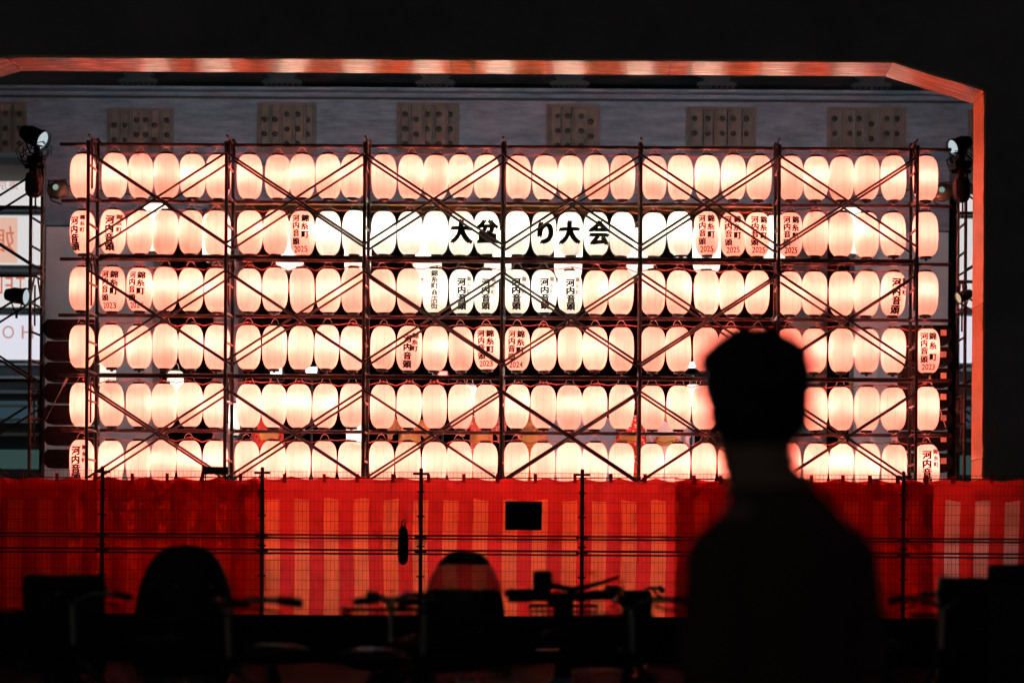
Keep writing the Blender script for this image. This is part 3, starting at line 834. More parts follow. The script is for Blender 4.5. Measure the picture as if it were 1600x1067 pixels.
for px, py, lab in ((92, 297, 'small greenish glass floodlight beside the left tower'), (1472, 301, 'small greenish glass floodlight beside the right tower')):
    q = P(px, py, 33.4)
    root = ob('glass_floodlight', None, None, q, label=lab, cat='floodlight', group='greenish floodlights')
    b = B(); lathe(b, [(.02, .14), (.10, .12), (.125, .02), (.125, -.04), (.09, -.13), (.02, -.16)], 14, Matrix.Rotation(R(80), 4, 'Y'), cap0=True, cap1=True); part('housing', b, mat('green_glass', (.10, .16, .13), .15, spec=.8), root, True)
    b = B(); tube(b, (-.15, 0, .12), (.1, 0, .14), .012, n=6); path(b, [(-.13, 0, .14), (-.15, -.02, 0), (-.1, -.02, -.15), (.04, 0, -.2)], .012, 6); part('bracket', b, M_steel, root)
    b = B(); ball(b, (-.02, -.12, .02), .04, 10, 8); part('glint_lens', b, M_lensg, root)
    light('beam', 'SPOT', GIRDER_W, (.66, .90, 1.0), root, (0, .25, .05), .12, P(800, 260, 46) - q, 110, .8)
# flood lamps on the stage looking towards the camera
for i, (px, py, c, lens, w, lab) in enumerate(((432, 580, (.85, .93, 1), M_lensw, FLOOD_W, 'white floodlight glaring through the rack at left, smaller of the pair'), (487, 578, (.85, .93, 1), M_lensw, FLOOD_W, 'white floodlight glaring through the rack at left, brighter of the pair'),
        (1081, 570, (1, .96, .92), M_lensw, FLOOD_W, 'white floodlight glaring beside the standing person'), (692, 584, (1, .2, .2), M_lensr, 20, 'small red stage lamp glowing under the fourth lantern row'))):
    q = P(px, py, 40.0)
    root = ob('floodlight', None, None, q, label=lab, cat='floodlight', group='stage floodlights facing the fence')
    s = .6 if i != 3 else .5
    b = B(); box(b, (-.17*s, -.02, -.10*s), (.17*s, .14, .10*s), .02); part('housing', b, M_black, root)
    b = B(); box(b, (-.145*s, -.032, -.075*s), (.145*s, -.022, .075*s), .004); part('lens', b, lens, root)
    b = B(); path(b, [(-.19*s, .06, 0), (-.19*s, .06, -.16), (.19*s, .06, -.16), (.19*s, .06, 0)], .012, 6); tube(b, (0, .06, -.16), (0, .06, -(q.z - 2.1)), .02, n=8); part('stand', b, M_black, root)
    tgt = P(735, 870, 30.2) - q
    light('beam', 'SPOT', w, c, root, (0, -.08, 0), .10, tgt, 75, .6)

# ------------------------------------------------------------------ loudspeaker arrays
def cab_mesh():
    b = B()
    prism(b, [(-.34, .125), (.30, .125), (.36, .06), (.36, -.06), (.30, -.13), (-.34, -.13)], 0, .42)
    return mesh('cabinet', b, M_blackplastic)
me_cab = cab_mesh()
b = B()
for k in range(9): box(b, (-.30, -.012, -.105 + k * .0245), (.27, -.003, -.095 + k * .0245))
me_grl = mesh('grille', b, M_blackplastic)
b = B(); box(b, (.10, -.014, -.02), (.18, -.004, .06)); me_reflection = mesh('reflection_patch', b, mat('reflection_tint', (.75, .55, .45), .6))  # pale square painted in for the orange reflection on each cabinet
for side, (px, ys) in enumerate(((108, (513, 547, 580, 613, 647, 680, 716)), (1447, (522, 556, 589, 622, 655, 688, 722)))):
    for i, py in enumerate(ys):
        q = P(px, py, 33.5)
        root = ob('line_speaker', None, None, q, (0, 0, PI if False else 0), label='black line array loudspeaker in the %s stack, %s from its top' % (('left', 'right')[side], ORD[i]), cat='loudspeaker', group='line array loudspeakers')
        c = ob('cabinet', me_cab, root)
        if side == 0: c.scale = (-1, 1, 1)
        ob('grille', me_grl, root)
        if side == 1: ob('reflection_patch', me_reflection, root, (.10, 0, 0))

# ------------------------------------------------------------------ stage and performers
bm = B()
sl, sr, sz = P(300, 700, 36).x, P(1180, 700, 36).x, 2.1
box(bm, (sl, 36.2, sz - .12), (sr, 42.5, sz), .01)
stage = part('stage', bm, M_stage, label='raised wooden festival stage behind the lantern rack', cat='stage')
b = B(); tube(b, (0, 0, ZP), (0, 0, sz - .12), .04, n=8); me_sl = mesh('leg', b, M_steel)
for i in range(9):
    for y in (36.5, 42.2): ob('leg', me_sl, stage, (sl + .3 + (sr - sl - .6) * i / 8, y, 0))
b = B(); a, c = P(855, 652, 42), P(965, 720, 42); box(b, (a.x, 42.0, sz + .003), (c.x, 42.06, a.z)); part('back_panel', b, mat('blue_grey_panel', (.28, .34, .38), .6, noise=(3, .15)), stage)
b = B(); a, c = P(1008, 652, 42), P(1085, 720, 42); box(b, (a.x, 42.0, sz + .003), (c.x, 42.06, a.z)); part('back_panel', b, mat('blue_panel', (.30, .40, .46), .5, noise=(3, .15)), stage)

def remesh(bm, voxel, smooth=2):
    m0 = bpy.data.meshes.new('tmp'); bm.to_mesh(m0); bm.free()
    o = bpy.data.objects.new('tmp', m0); COL.objects.link(o)
    md = o.modifiers.new('r', 'REMESH'); md.mode = 'VOXEL'; md.voxel_size = voxel
    if smooth:
        ms = o.modifiers.new('s', 'SMOOTH'); ms.iterations = smooth; ms.factor = .5
    dg = bpy.context.evaluated_depsgraph_get()
    m = bpy.data.meshes.new_from_object(o.evaluated_get(dg))
    bpy.data.objects.remove(o)
    for p in m.polygons: p.use_smooth = True
    return m
def limb(bm, pts, rs):
    for (p, r), (q, s) in zip(zip(pts, rs), list(zip(pts, rs))[1:]):
        tube(bm, p, q, r, s, n=14)
    for p, r in zip(pts, rs): ball(bm, p, r, 14, 10)
def torso(bm, secs, n=24):
    """(z, half width, half depth, y) rings"""
    rings = [[bm.verts.new((w*math.cos(2*PI*k/n), y + d*math.sin(2*PI*k/n), z)) for k in range(n)] for z, w, d, y in secs]
    for A_, C_ in zip(rings, rings[1:]):
        for k in range(n): bm.faces.new((A_[k], A_[(k+1) % n], C_[(k+1) % n], C_[k]))
    bm.faces.new(rings[0][::-1]); bm.faces.new(rings[-1])
HEAD_Y = .078
def hand(bm, w, s, fwd=Vector((0, .02, -1))):
    f = fwd.normalized()
    side = Vector((0, 1, 0)); side = (side - f * side.dot(f)).normalized()
    out = f.cross(side)
    limb(bm, [w, w + f*.045, w + f*.085], [.026, .032, .030])
    for k, (o, L) in enumerate(((-.030, .060), (-.010, .074), (.011, .078), (.031, .068))):
        p = w + f*.085 + side*o
        limb(bm, [p, p + f*L*.5 + out*s*.006, p + f*L*.85 + out*s*.022], [.0105, .0095, .008])
    p = w + f*.03 + side*.03
    limb(bm, [p, p + f*.03 + side*.025, p + f*.062 + side*.028], [.014, .012, .010])
def body_bm(armsL, armsR, turn=0.0):
    b = B()
    torso(b, [(.80, .135, .10, 0), (.86, .165, .115, 0), (.93, .163, .115, 0), (1.02, .138, .098, .005), (1.13, .142, .105, .008), (1.22, .150, .112, .005), (1.30, .150, .102, 0), (1.36, .120, .085, .0), (1.41, .078, .066, .008), (1.45, .056, .056, .015)])
    limb(b, [(-.004, .034, 1.40), (-.004, HEAD_Y - .010, 1.50)], [.067, .067])
    hb = B(); b_ = b; b = hb
    # head: skull, face, jaw, nose, lips, ears
    ball(b, (0, HEAD_Y - .008, 1.585), (.078, .092, .092), 24, 16)
    ball(b, (0, HEAD_Y + .022, 1.545), (.070, .070, .090), 20, 14)
    ball(b, (0, HEAD_Y + .045, 1.487), (.040, .040, .030), 14, 10)
    ball(b, (0, HEAD_Y + .098, 1.545), (.013, .016, .020), 10, 8)
    ball(b, (0, HEAD_Y + .092, 1.572), (.009, .010, .026), 10, 8)
    ball(b, (0, HEAD_Y + .086, 1.515), (.020, .010, .009), 10, 8)
    ball(b, (0, HEAD_Y + .012, 1.500), (.064, .062, .050), 18, 12)
    for s in (-1, 1):
        ball(b, (s*.076, HEAD_Y - .005, 1.555), (.009, .018, .030), 10, 8)
        ball(b, (s*.030, HEAD_Y + .078, 1.593), (.020, .010, .008), 10, 8)
    bmesh.ops.scale(hb, verts=hb.verts, vec=(1.05, 1, 1))
    bmesh.ops.rotate(hb, verts=hb.verts, cent=(0, HEAD_Y - .01, 0), matrix=Matrix.Rotation(turn, 3, 'Z'))
    tmp_ = bpy.data.meshes.new('tmp'); hb.to_mesh(tmp_); hb.free(); b = b_; b.from_mesh(tmp_)
    for s in (-1, 1):
        limb(b, [(s*.09, 0, .86), (s*.095, .012, .47), (s*.10, -.012, .09)], [.085, .056, .038])
        limb(b, [(s*.10, -.02, .35), (s*.10, -.018, .28)], [.056, .05])
        limb(b, [(s*.10, -.035, .045), (s*.105, .06, .035), (s*.115, .145, .025)], [.04, .038, .026])
    for s, pts in ((-1, armsL), (1, armsR)):
        pts = [Vector(p) for p in pts]
        limb(b, [Vector((s*.08, 0, 1.345))] + pts, [.055, .052, .042, .028])
        hand(b, pts[-1], -s, pts[-1] - pts[-2])
    return b
ARMS_DOWN = ([(-.140, -.005, 1.305), (-.168, -.02, 1.06), (-.178, .06, .84)], [(.140, -.005, 1.305), (.168, -.02, 1.06), (.178, .06, .84)])
ARMS_UP = ([(-.185, 0, 1.36), (-.30, .05, 1.20), (-.26, .24, 1.36)], [(.185, 0, 1.36), (.33, .06, 1.26), (.36, .20, 1.48)])
def hair_bm(turn=0.0):
    b = B()
    ball(b, (0, HEAD_Y - .014, 1.605), (.087, .100, .086), 24, 16)
    ball(b, (0, HEAD_Y - .040, 1.565), (.084, .066, .088), 20, 14)
    ball(b, (0, HEAD_Y + .050, 1.632), (.074, .058, .042), 18, 12)
    ball(b, (.0, HEAD_Y + .005, 1.660), (.068, .075, .036), 18, 12)
    ball(b, (-.042, HEAD_Y + .022, 1.634), (.046, .050, .038), 16, 10)
    ball(b, (.046, HEAD_Y + .0, 1.645), (.044, .055, .036), 16, 10)
    rr = random.Random(4)
    for k in range(150):
        a = rr.uniform(0, 2*PI); e = rr.uniform(.25, 1.3)
        d = Vector((math.cos(a)*math.cos(e), math.sin(a)*math.cos(e), math.sin(e)))
        if d.y > .55 and e < .5: continue
        c = Vector((d.x*.076, HEAD_Y - .012 + d.y*.092, 1.605 + d.z*.080))
        t = Vector((d.y, -d.x, -.2)).normalized()
        L_ = rr.uniform(.006, .022); limb(b, [c, c + d*L_ + t*.022], [.011, .004])
    bmesh.ops.scale(b, verts=b.verts, vec=(1.12, 1.05, 1))
    for v in b.verts:
        if v.co.z > 1.60: v.co.z += .18 * (v.co.z - 1.60)
    bmesh.ops.rotate(b, verts=b.verts, cent=(0, HEAD_Y - .01, 0), matrix=Matrix.Rotation(turn, 3, 'Z'))
    return b
def eyes(parent, turn=0.0):
    for s in (-1, 1):
        b = B(); ball(b, (s*.030, HEAD_Y + .080, 1.578), .011, 12, 8); bmesh.ops.rotate(b, verts=b.verts, cent=(0, HEAD_Y - .01, 0), matrix=Matrix.Rotation(turn, 3, 'Z')); part('eye', b, mat('eye_white', (.7, .68, .65), .2) if s < 0 else bpy.data.materials['eye_white'], parent, True)

# the standing person in front of everything
PR = R(36)
pq = P(1220, 870, 4.2)
person = ob('person', None, None, (pq.x, 4.2, 0), (0, 0, PR), label='person standing with back to the camera in dark short sleeved shirt, watching the lanterns', cat='person')
HTURN = R(-27)
pm = remesh(body_bm(*ARMS_DOWN, HTURN), .0065, 3); pm.materials.append(M_skin)
ob('body', pm, person)
hm = remesh(hair_bm(HTURN), .006, 1); hm.materials.append(M_hair); ob('hair', hm, person)
b = B()
torso(b, [(.78, .178, .128, 0), (.84, .182, .130, 0), (.93, .180, .128, 0), (1.02, .166, .118, .005), (1.13, .160, .120, .008), (1.22, .164, .124, .005), (1.30, .160, .114, 0), (1.36, .130, .096, .0), (1.40, .094, .080, .008), (1.425, .070, .070, .012)])
for s in (-1, 1):
    limb(b, [(s*.07, 0, 1.335), (s*.142, -.005, 1.300), (s*.163, -.014, 1.12)], [.062, .062, .062])
tm = remesh(b, .008, 3); tm.materials.append(M_shirt); ob('t_shirt', tm, person)
b = B()
torso(b, [(.76, .16, .12, 0), (.86, .176, .125, 0), (.95, .172, .122, 0), (1.0, .160, .114, 0)])
for s in (-1, 1): limb(b, [(s*.09, 0, .84), (s*.095, .01, .47), (s*.10, -.012, .10)], [.098, .072, .066])
qm = remesh(b, .010, 3); qm.materials.append(M_trouser); ob('trousers', qm, person)
for s in (-1, 1):
    b = B(); limb(b, [(s*.10, -.04, .045), (s*.107, .06, .042), (s*.118, .155, .035)], [.046, .047, .038]); bmesh.ops.bisect_plane(b, geom=b.verts[:]+b.edges[:]+b.faces[:], plane_co=(0, 0, .004), plane_no=(0, 0, -1), clear_outer=True)
    part('shoe', b, M_rubber, person, True)
eyes(person, HTURN)

# performers in patterned summer kimono
def kimono_mat(name, base, pat, scale):
    m = mat(name, base, .8)
    nt = m.node_tree; L = nt.links.new
    tc = nt.nodes.new('ShaderNodeTexCoord'); v = nt.nodes.new('ShaderNodeTexVoronoi'); v.inputs['Scale'].default_value = scale
    L(tc.outputs['Object'], v.inputs['Vector'])
    r = nt.nodes.new('ShaderNodeValToRGB'); r.color_ramp.interpolation = 'CONSTANT'
    r.color_ramp.elements[0].color = (*pat, 1); r.color_ramp.elements[1].position = .32; r.color_ramp.elements[1].color = (*base, 1)
    L(v.outputs['Distance'], r.inputs[0]); L(r.outputs[0], nt.nodes['Principled BSDF'].inputs['Base Color'])
    return m
body_d = remesh(body_bm(*ARMS_DOWN), .011, 2); body_d.materials.append(M_skin)
body_u = remesh(body_bm(*ARMS_UP), .011, 2); body_u.materials.append(M_skin)
hair_p = remesh(hair_bm(), .010, 1); hair_p.materials.append(M_hair)
def robe(arms):
    b = B()
    torso(b, [(.12, .20, .17, 0), (.5, .19, .15, 0), (.86, .185, .14, 0), (1.02, .172, .128, 0), (1.25, .19, .135, 0), (1.34, .186, .12, 0), (1.41, .10, .08, 0)])
    for s, p in ((-1, arms[0]), (1, arms[1])):
        limb(b, [(s*.10, 0, 1.37), p[0], p[1], Vector(p[1]).lerp(Vector(p[2]), .75)], [.075, .085, .095, .10])
        e = Vector(p[1]).lerp(Vector(p[2]), .5)
        cbox(b, e - Vector((0, 0, .14)), (.06, .20, .26), .02)
    return remesh(b, .014, 2)
perf = [(418, 38, 'd', ((.62, .05, .03), (.04, .02, .02), 14), 'performer in red and black kimono on the stage at left'),
        (752, 38.6, 'u', ((.70, .20, .14), (.75, .7, .66), 22), 'performer in pink patterned kimono on the stage near the middle post'),
        (832, 39.4, 'd', ((.72, .34, .12), (.35, .06, .04), 26), 'performer in orange kimono on the stage right of the middle post'),
        (985, 38.2, 'd', ((.60, .05, .03), (.85, .8, .75), 20), 'performer in red kimono with white marks on the stage'),
        (1042, 39.2, 'u', ((.80, .78, .74), (.65, .63, .62), 8), 'performer in white kimono raising an arm on the stage'),
        (640, 39.8, 'u', ((.75, .30, .10), (.8, .6, .4), 18), 'performer in light orange kimono on the stage left of centre')]
for px, Y, pose, (c1, c2, sc), lab in perf:
    q = P(px, 700, Y)
    root = ob('person', None, None, (q.x, Y, sz), (0, 0, PI + random.uniform(-.5, .5)), label=lab, cat='person', group='performers on the stage')
    ob('body', body_u if pose == 'u' else body_d, root)
    ob('hair', hair_p, root)
    rm = robe(ARMS_UP if pose == 'u' else ARMS_DOWN); rm.materials.append(kimono_mat('kimono_cloth', c1, c2, sc)); ob('kimono', rm, root)
    b = B(); lathe(b, [(.178, 1.0), (.186, 1.02), (.186, 1.14), (.18, 1.16)], 20); 
    for v in b.verts: v.co.y *= .76
    part('sash', b, mat('sash_cloth', (.65, .45, .12), .7), root, True)

# ------------------------------------------------------------------ buildings with lit banners behind the towers
def facade(label, x0, x1, Y):
    root = ob('office_building', None, None, (x0, Y, ZP), label=label, cat='building')
    O = Vector((x0, Y, ZP))
    z0, z1 = ZP, 14
    b = B(); box(b, (x0, Y, z0), (x1, Y + 10, z1)); part('wall', b, M_bldg, root, loc=-O)
    for k in range(6):
        z = zat(574 + 22 * k, Y)
        b = B(); box(b, (x0 + .05, Y - .10, z - .04), (x1 - .05, Y - .003, z + .04)); part('ledge', b, M_pipeblue, root, loc=-O)
    nx = 5
    for i in range(nx):
        xa_ = x0 + (x1 - x0) * (i + .08) / nx; xb_ = x0 + (x1 - x0) * (i + .92) / nx
        b = B(); box(b, (xa_, Y - .05, zat(668, Y)), (xb_, Y - .002, zat(630, Y)), .01); wdw = part('window', b, M_black, root, loc=-O)
        b = B(); box(b, (xa_ + .06, Y - .058, zat(666, Y)), (xb_ - .06, Y - .0505, zat(632, Y))); part('pane', b, M_led, wdw)
        b = B(); box(b, (xa_, Y - .06, zat(738, Y)), (xb_, Y - .002, zat(708, Y)), .01); part('shop_window', b, M_shop if i % 2 else M_shopg, root, loc=-O)
    return root
YB = 60.0
facade('dark building with pale ledges behind the left lighting tower', P(-330, 500, YB).x, P(70, 500, YB).x, YB)
facade('dark building with pale ledges behind the right lighting tower', P(1496, 500, YB).x, P(1820, 500, YB).x, YB)
def banner(label, px0, py0, px1, py1, Y, m, texts=(), mirror=True, pr=None):
    a, c = P(px0, py0, Y), P(px1, py1, Y)
    root = ob('backlit_banner', None, None, ((a.x + c.x) / 2, Y, (a.z + c.z) / 2), label=label, cat='banner', group='lit banners behind the towers')
    O = root.location
    b = B(); box(b, (a.x, Y, c.z), (c.x, Y + .04, a.z), .004); part('sheet', b, m, root, loc=-O)
    if pr:
        a2, c2 = P(pr[0], pr[1], Y), P(pr[2], pr[3], Y)
        b = B(); box(b, (a2.x, Y - .004, c2.z), (c2.x, Y - .001, a2.z)); part('orange_print', b, M_signo, root, loc=-O)
    k = Y / F; b = B()
    for z in (a.z + .05, c.z - .05): tube(b, (a.x - .1, Y + .02, z), (c.x + .1, Y + .02, z), .04, n=8)
    part('frame_tube', b, M_pipeblue, root, loc=-O)
    for ch, px, py, w, h, mt in texts:
        q = P(px, py, Y)
        bmx = glyphs_bm([(ch, 0, 0, w * k, h * k, 0)], .02, mirror)
        mm = bpy.data.meshes.new('lettering'); bmx.to_mesh(mm); bmx.free(); mm.materials.append(mt)
        ob('lettering', mm, root, Vector((q.x, Y - .006, q.z)) - O)
YBn = 59.0
banner('white lit banner with mirrored pale kanji behind the left tower', -120, 250, 68, 322, YBn, M_signw, [('京', 4, 289, 17, 17, M_signtd), ('東', 21, 289, 17, 17, M_signtd)])
banner('white lit banner with orange print and a big mirrored kanji behind the left tower', -120, 336, 66, 414, YBn, M_signw, [('娘', 4, 374, 40, 44, M_signt)], pr=(-110, 339, 27, 411))
banner('white lit banner with mirrored red letters behind the left tower', -120, 430, 66, 480, YBn, M_signw, [('L', -2, 446, 12, 26, M_signt), ('E', 14, 446, 12, 26, M_signt), ('T', 32, 446, 14, 26, M_signt)])
banner('lavender lit banner with mirrored brown letters behind the left tower', -120, 492, 66, 562, YBn, M_signp, [('O', 13, 519, 18, 20, M_signtd), ('H', 43, 519, 18, 20, M_signtd)])
banner('white lit banner beyond the right tower', 1500, 305, 1680, 336, YBn, M_signw)
banner('tall white lit banner beyond the right tower', 1500, 342, 1680, 482, YBn, M_signw)
banner('lavender lit banner low beyond the right tower', 1500, 494, 1680, 568, YBn, M_signp)

# ------------------------------------------------------------------ parked bicycles along the foreground
def torus(bm, c, Rr, r, axis='X', n=36, m=8):
    pts = []
    for i in range(n):
        a = 2*PI*i/n
        pts.append(Vector(c) + (Vector((0, Rr*math.cos(a), Rr*math.sin(a))) if axis == 'X' else Vector((Rr*math.cos(a), Rr*math.sin(a), 0))))
    path(bm, pts, r, m, closed=True)
WR = .32
b = B(); torus(b, (0, 0, 0), WR - .018, .019); me_tyre = mesh('tyre', b, M_rubber, True)
b = B(); torus(b, (0, 0, 0), WR - .04, .010, m=6)
for i in range(24):
    a = 2*PI*i/24
    tube(b, (.02 * (-1)**i, .02*math.cos(a), .02*math.sin(a)), (0, (WR-.045)*math.cos(a+.1), (WR-.045)*math.sin(a+.1)), .0014, n=4)
tube(b, (-.045, 0, 0), (.045, 0, 0), .018, n=10); me_rim = mesh('rim', b, M_chrome)
b = B()
for s0 in (0,):
    pts = [Vector((0, (WR+.02)*math.cos(a), (WR+.02)*math.sin(a))) for a in [R(-10 + 12*i) for i in range(17)]]
    path(b, pts, .016, 6)
me_guard = mesh('mudguard', b, M_black)
b = B()
tube(b, (0, -.42, .86), (0, -.36, .30), .016); tube(b, (0, -.36, .30), (0, .30, .78), .019); tube(b, (0, -.38, .52), (0, .29, .86), .015)
tube(b, (0, .285, .90), (0, .335, .72), .021)
for s in (-1, 1):
    tube(b, (s*.03, -.36, .30), (s*.055, -.80, WR), .010); tube(b, (s*.02, -.40, .78), (s*.055, -.80, WR), .009)
    tube(b, (s*.03, .335, .72), (s*.05, .44, WR), .013)
tube(b, (-.04, .335, .725), (.04, .335, .725), .018)
tube(b, (-.06, -.36, .30), (.06, -.36, .30), .022); lathe(b, [(.02, .055), (.085, .057), (.085, .063), (.02, .065)], 20, Matrix.Translation((0, -.36, .30)) @ Matrix.Rotation(R(90), 4, 'Y'))
for s in (-1, 1):
    tube(b, (s*.07, -.36, .30), (s*.08, -.36 + s*.10, .30 - s*.13), .009); cbox(b, (s*.13, -.36 + s*.10, .30 - s*.13), (.09, .06, .02))
me_frame = mesh('frame', b, M_black)
b = B(); lathe(b, [(.0, .03), (.05, .028), (.095, .01), (.10, -.02), (.06, -.045), (0, -.05)], 18)
for v in b.verts:
    v.co.y *= 1.25
    if v.co.y > 0: v.co.x *= 1 - .75 * min(1, v.co.y / .13); v.co.y *= 1.35
tube(b, (0, 0, -.05), (0, .03, -.12), .014); me_saddle = mesh('saddle', b, M_saddle, True)
b = B()
for s in (-1, 1): tube(b, (s*.05, -.42, .70), (s*.05, -.90, .70), .006); tube(b, (s*.05, -.84, .70), (s*.055, -.80, WR), .006)
for k in range(5): tube(b, (-.05, -.46 - .1*k, .70), (.05, -.46 - .1*k, .70), .005)
me_rack = mesh('rack', b, M_chrome)
def bar_swept(w, rise=.06, back=.16):
    b = B()
    pts = [(-w, -back, rise - .01), (-w*.9, -back*.55, rise), (-w*.6, 0, rise), (-w*.2, .03, .03), (0, .02, 0), (w*.2, .03, .03), (w*.6, 0, rise), (w*.9, -back*.55, rise), (w, -back, rise - .01)]
    path(b, pts, .012, 8); tube(b, (0, .02, .01), (0, .01, -.17), .015)
    return b
def grips(w, rise=.06, back=.16):
    out = []
    for s in (-1, 1):
        b = B(); tube(b, (s*w*.94, -back*.7, rise), (s*w*1.01, -back - .05, rise - .012), .018, n=10); out.append(('grip', b))
        b = B(); path(b, [(s*w*.72, -.03, rise - .01), (s*w*.80, .01, rise - .03), (s*w*.98, -back + .04, rise - .05)], .007, 5); out.append(('brake_lever', b))
    return out
def basket(w=.36, d=.26, h=.24):
    b = B()
    for k in range(9):
        z = h * k / 8; s = .82 + .18 * z / h
        pts = [(-w/2*s, -d/2*s, z), (w/2*s, -d/2*s, z), (w/2*s, d/2*s, z), (-w/2*s, d/2*s, z)]
        path(b, pts, .004 if k < 8 else .008, 5, closed=True)
    for k in range(12):
        t = -1 + 2*k/11
        for sy in (-1, 1): tube(b, (t*w/2*.82, sy*d/2*.82, 0), (t*w/2, sy*d/2, h), .0028, n=4)
    for k in range(8):
        t = -1 + 2*k/7
        for sx in (-1, 1): tube(b, (sx*w/2*.82, t*d/2*.82, 0), (sx*w/2, t*d/2, h), .0028, n=4)
    box(b, (-w/2*.8, -d/2*.8, -.004), (w/2*.8, d/2*.8, .004))
    return b
def bicycle(px, Y, label, rot=0.0, kind='plain', hw=.16, size=1.0, bw=.19, bt=1.20):
    dy = {'box': -.77, 'hood': .3, 'hoodwin': .3}.get(kind, .2)
    q = P(px, 930, Y + dy * size)
    if kind in ('box', 'hood', 'hoodwin'): rot = rot - math.atan((px - PX0) / F); q = q + Vector((-dy * size * math.sin(rot) * -1, 0, 0))
    root = ob('bicycle', None, None, (q.x, Y, 0), (0, 0, rot), label=label, cat='bicycle', group='bicycles parked along the fence')
    root.scale = (size, size, size)
    for y in (-.80, .44):
        w = ob('wheel', me_rim, root, (0, y, WR), (random.uniform(0, 6), 0, 0)); ob('tyre', me_tyre, w)
        ob('mudguard', me_guard, root, (0, y, WR))
    ob('frame', me_frame, root); ob('rack', me_rack, root)
    ob('saddle', me_saddle, root, (0, -.42, .92))
    hz = 1.06
    part('handlebar', bar_swept(hw), M_chrome, root, loc=(0, .27, hz))
    for nm_, gb in grips(hw): part(nm_, gb, M_rubber, root, loc=(0, .27, hz))
    b = B(); tube(b, (.03, .3, .86), (.03, .43, .86), .035, .045, n=12); part('headlamp', b, M_black, root)
    if kind in ('plain', 'basket', 'tall'):
        part('basket', basket(), M_black, root, loc=(0, .50, .80))
    if kind in ('hood', 'hoodwin'):
        # rear or front child seat under a domed rain cover
        b = B(); cbox(b, (0, .30, 1.0), (.32, .30, .06), .02); cbox(b, (0, .44, 1.03), (.28, .05, .10), .02)
        for s in (-1, 1): cbox(b, (s*.14, .32, 1.03), (.03, .22, .08), .012)
        part('child_seat', b, M_blackplastic, root)
        b = B(); n2 = 28; rows = []
        W2, H2, D2 = (.25, .40, .30) if kind == 'hood' else (.212, .38, .28)
        for j in range(11):
            t = j / 10; a = t * PI / 2
            rr_ = math.cos(a) ** .75 if j < 10 else .03
            rows.append([b.verts.new((W2*rr_*math.cos(2*PI*k/n2), .30 + D2*rr_*math.sin(2*PI*k/n2) * (1 + .03*math.sin(5*2*PI*k/n2)), .95 + H2*math.sin(a))) for k in range(n2)])
        rows.insert(0, [b.verts.new((v.co.x*.93, .30 + (v.co.y - .30)*.93, .78)) for v in rows[0]])
        win = []
        for ji, (A_, C_) in enumerate(zip(rows, rows[1:])):
            for k in range(n2):
                if kind == 'hoodwin' and 4 <= ji <= 6 and (abs(k + .5 - 21) < 5.6 or abs(k + .5 - 7) < 5.6): continue
                b.faces.new((A_[k], A_[(k+1) % n2], C_[(k+1) % n2], C_[k]))
        b.faces.new(rows[-1])
        part('rain_hood', b, M_hood, root, True)
        if kind == 'hoodwin':
            b = B()
            for A_, C_ in ((3, 6),):
                pass
            rows2 = []
            for j in range(3, 8):
                t = (j - 1) / 10; a = t * PI / 2; rr_ = math.cos(a) ** .75 * .985
                rows2.append([b.verts.new((W2*rr_*math.cos(2*PI*k/n2), .30 + D2*rr_*math.sin(2*PI*k/n2), .95 + H2*math.sin(a))) for k in range(n2)])
            for A_, C_ in zip(rows2, rows2[1:]):
                for k in range(n2):
                    if abs(k + .5 - 21) < 6 or abs(k + .5 - 7) < 6: b.faces.new((A_[k], A_[(k+1) % n2], C_[(k+1) % n2], C_[k]))
            part('clear_window', b, M_film, root, True)
        else:
            b = B()
            for s in (-.05, .12): ball(b, (s, .015, 1.14), .012, 8, 6)
            part('reflector', b, M_chrome, root)
    if kind == 'box':
        b = B(); box(b, (-bw, -.96, .72), (bw, -.58, bt), .025); part('carrier_box', b, M_hood, root)
        b = B(); box(b, (-bw - .006, -.965, bt - .08), (bw + .006, -.575, bt - .06), .004); part('lid_seam', b, M_rubber, root)
    if kind == 'tall':
        b = B(); cbox(b, (-.11, .26, 1.17), (.10, .05, .12), .02); tube(b, (-.09, .26, 1.10), (-.05, .27, 1.04), .016)
        path(b, [(-.07, .26, 1.15), (.05, .25, 1.13), (.20, .24, 1.165), (.29, .22, 1.20)], [.018, .016, .010, .009], 6); part('phone_mount', b, M_blackplastic, root)
        b = B(); tube(b, (-.29, .25, 1.085), (.27, .25, 1.10), .024, n=10); part('crossbar_bag', b, M_hood, root)
        b = B(); lathe(b, [(.055, 1.09), (.045, .98), (.03, .84)], 12, Matrix.Translation((0, .27, 0)), cap0=True, cap1=True); part('stem_cover', b, M_hood, root)
    return root
M_film = bpy.data.materials.new('clear_film'); M_film.use_nodes = True
nt = M_film.node_tree; bs = nt.nodes['Principled BSDF']; bs.inputs['Base Color'].default_value = (.10, .09, .08, 1); bs.inputs['Roughness'].default_value = .25; bs.inputs['Alpha'].default_value = .58
bicycle(98, 12.6, 'bicycle with a square black carrier box at far left', .04, 'box')
bicycle(289, 12.0, 'bicycle with a wide black domed rain cover', .03, 'hood')
bicycle(458, 9.4, 'bicycle with low curved handlebar between the two rain covers', 1.05, 'plain', .17)
bicycle(576, 9.8, 'bicycle with narrow curved handlebar left of the windowed rain cover', -.95, 'basket', .18)
bicycle(725, 12.2, 'bicycle with a domed rain cover that has a clear window', .02, 'hoodwin')
bicycle(880, 12.4, 'bicycle with wide straight handlebar and phone mount', .0, 'tall', .285)
bicycle(996, 14.0, 'bicycle with a small dark carrier box beside the standing person', .02, 'box', bw=.075, bt=1.12)
bicycle(1505, 12.2, 'bicycle with narrow dark carrier box at right, lower of the two', .05, 'box', bw=.118, bt=1.215)
bicycle(1612, 11.6, 'bicycle with wide dark carrier box cut by the right picture edge', -.03, 'box', bw=.185, bt=1.28)

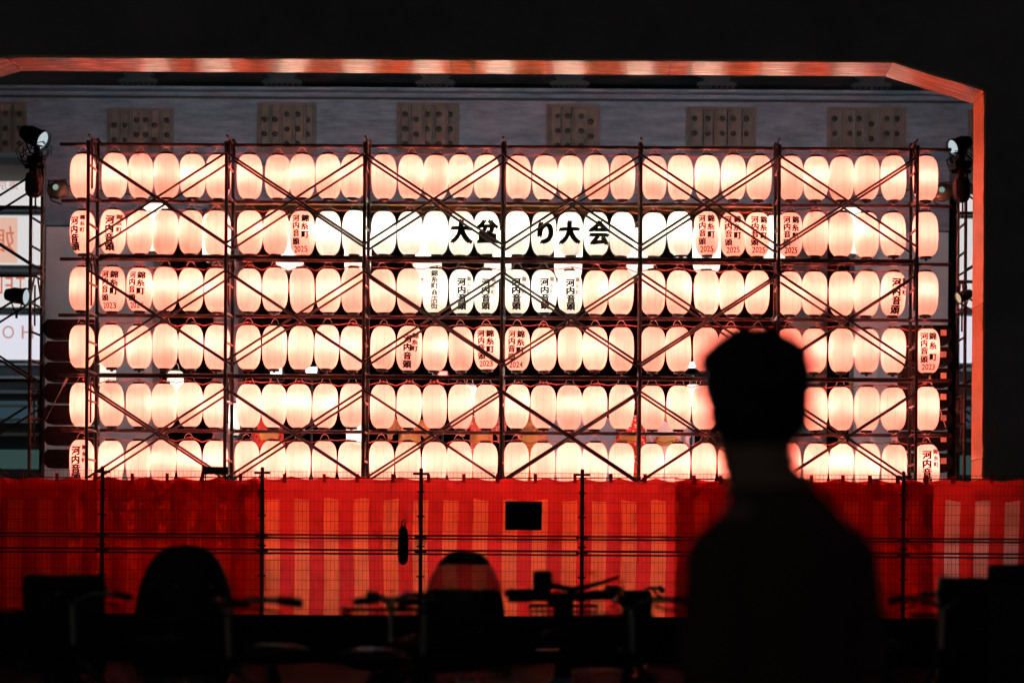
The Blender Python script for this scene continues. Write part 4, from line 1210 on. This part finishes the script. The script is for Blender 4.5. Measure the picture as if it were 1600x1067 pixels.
bicycle(182, 10.6, 'bicycle parked askew between the square box and the wide domed cover', .75, 'plain', .15)
bicycle(632, 11.2, 'bicycle with thin handlebar just left of the windowed rain cover', .25, 'plain', .13)
bicycle(1046, 10.2, 'bicycle parked close to the left arm of the standing person', .6, 'plain', .15)
bicycle(1428, 10.8, 'bicycle parked askew right of the standing person under the fence', -.5, 'plain', .16)
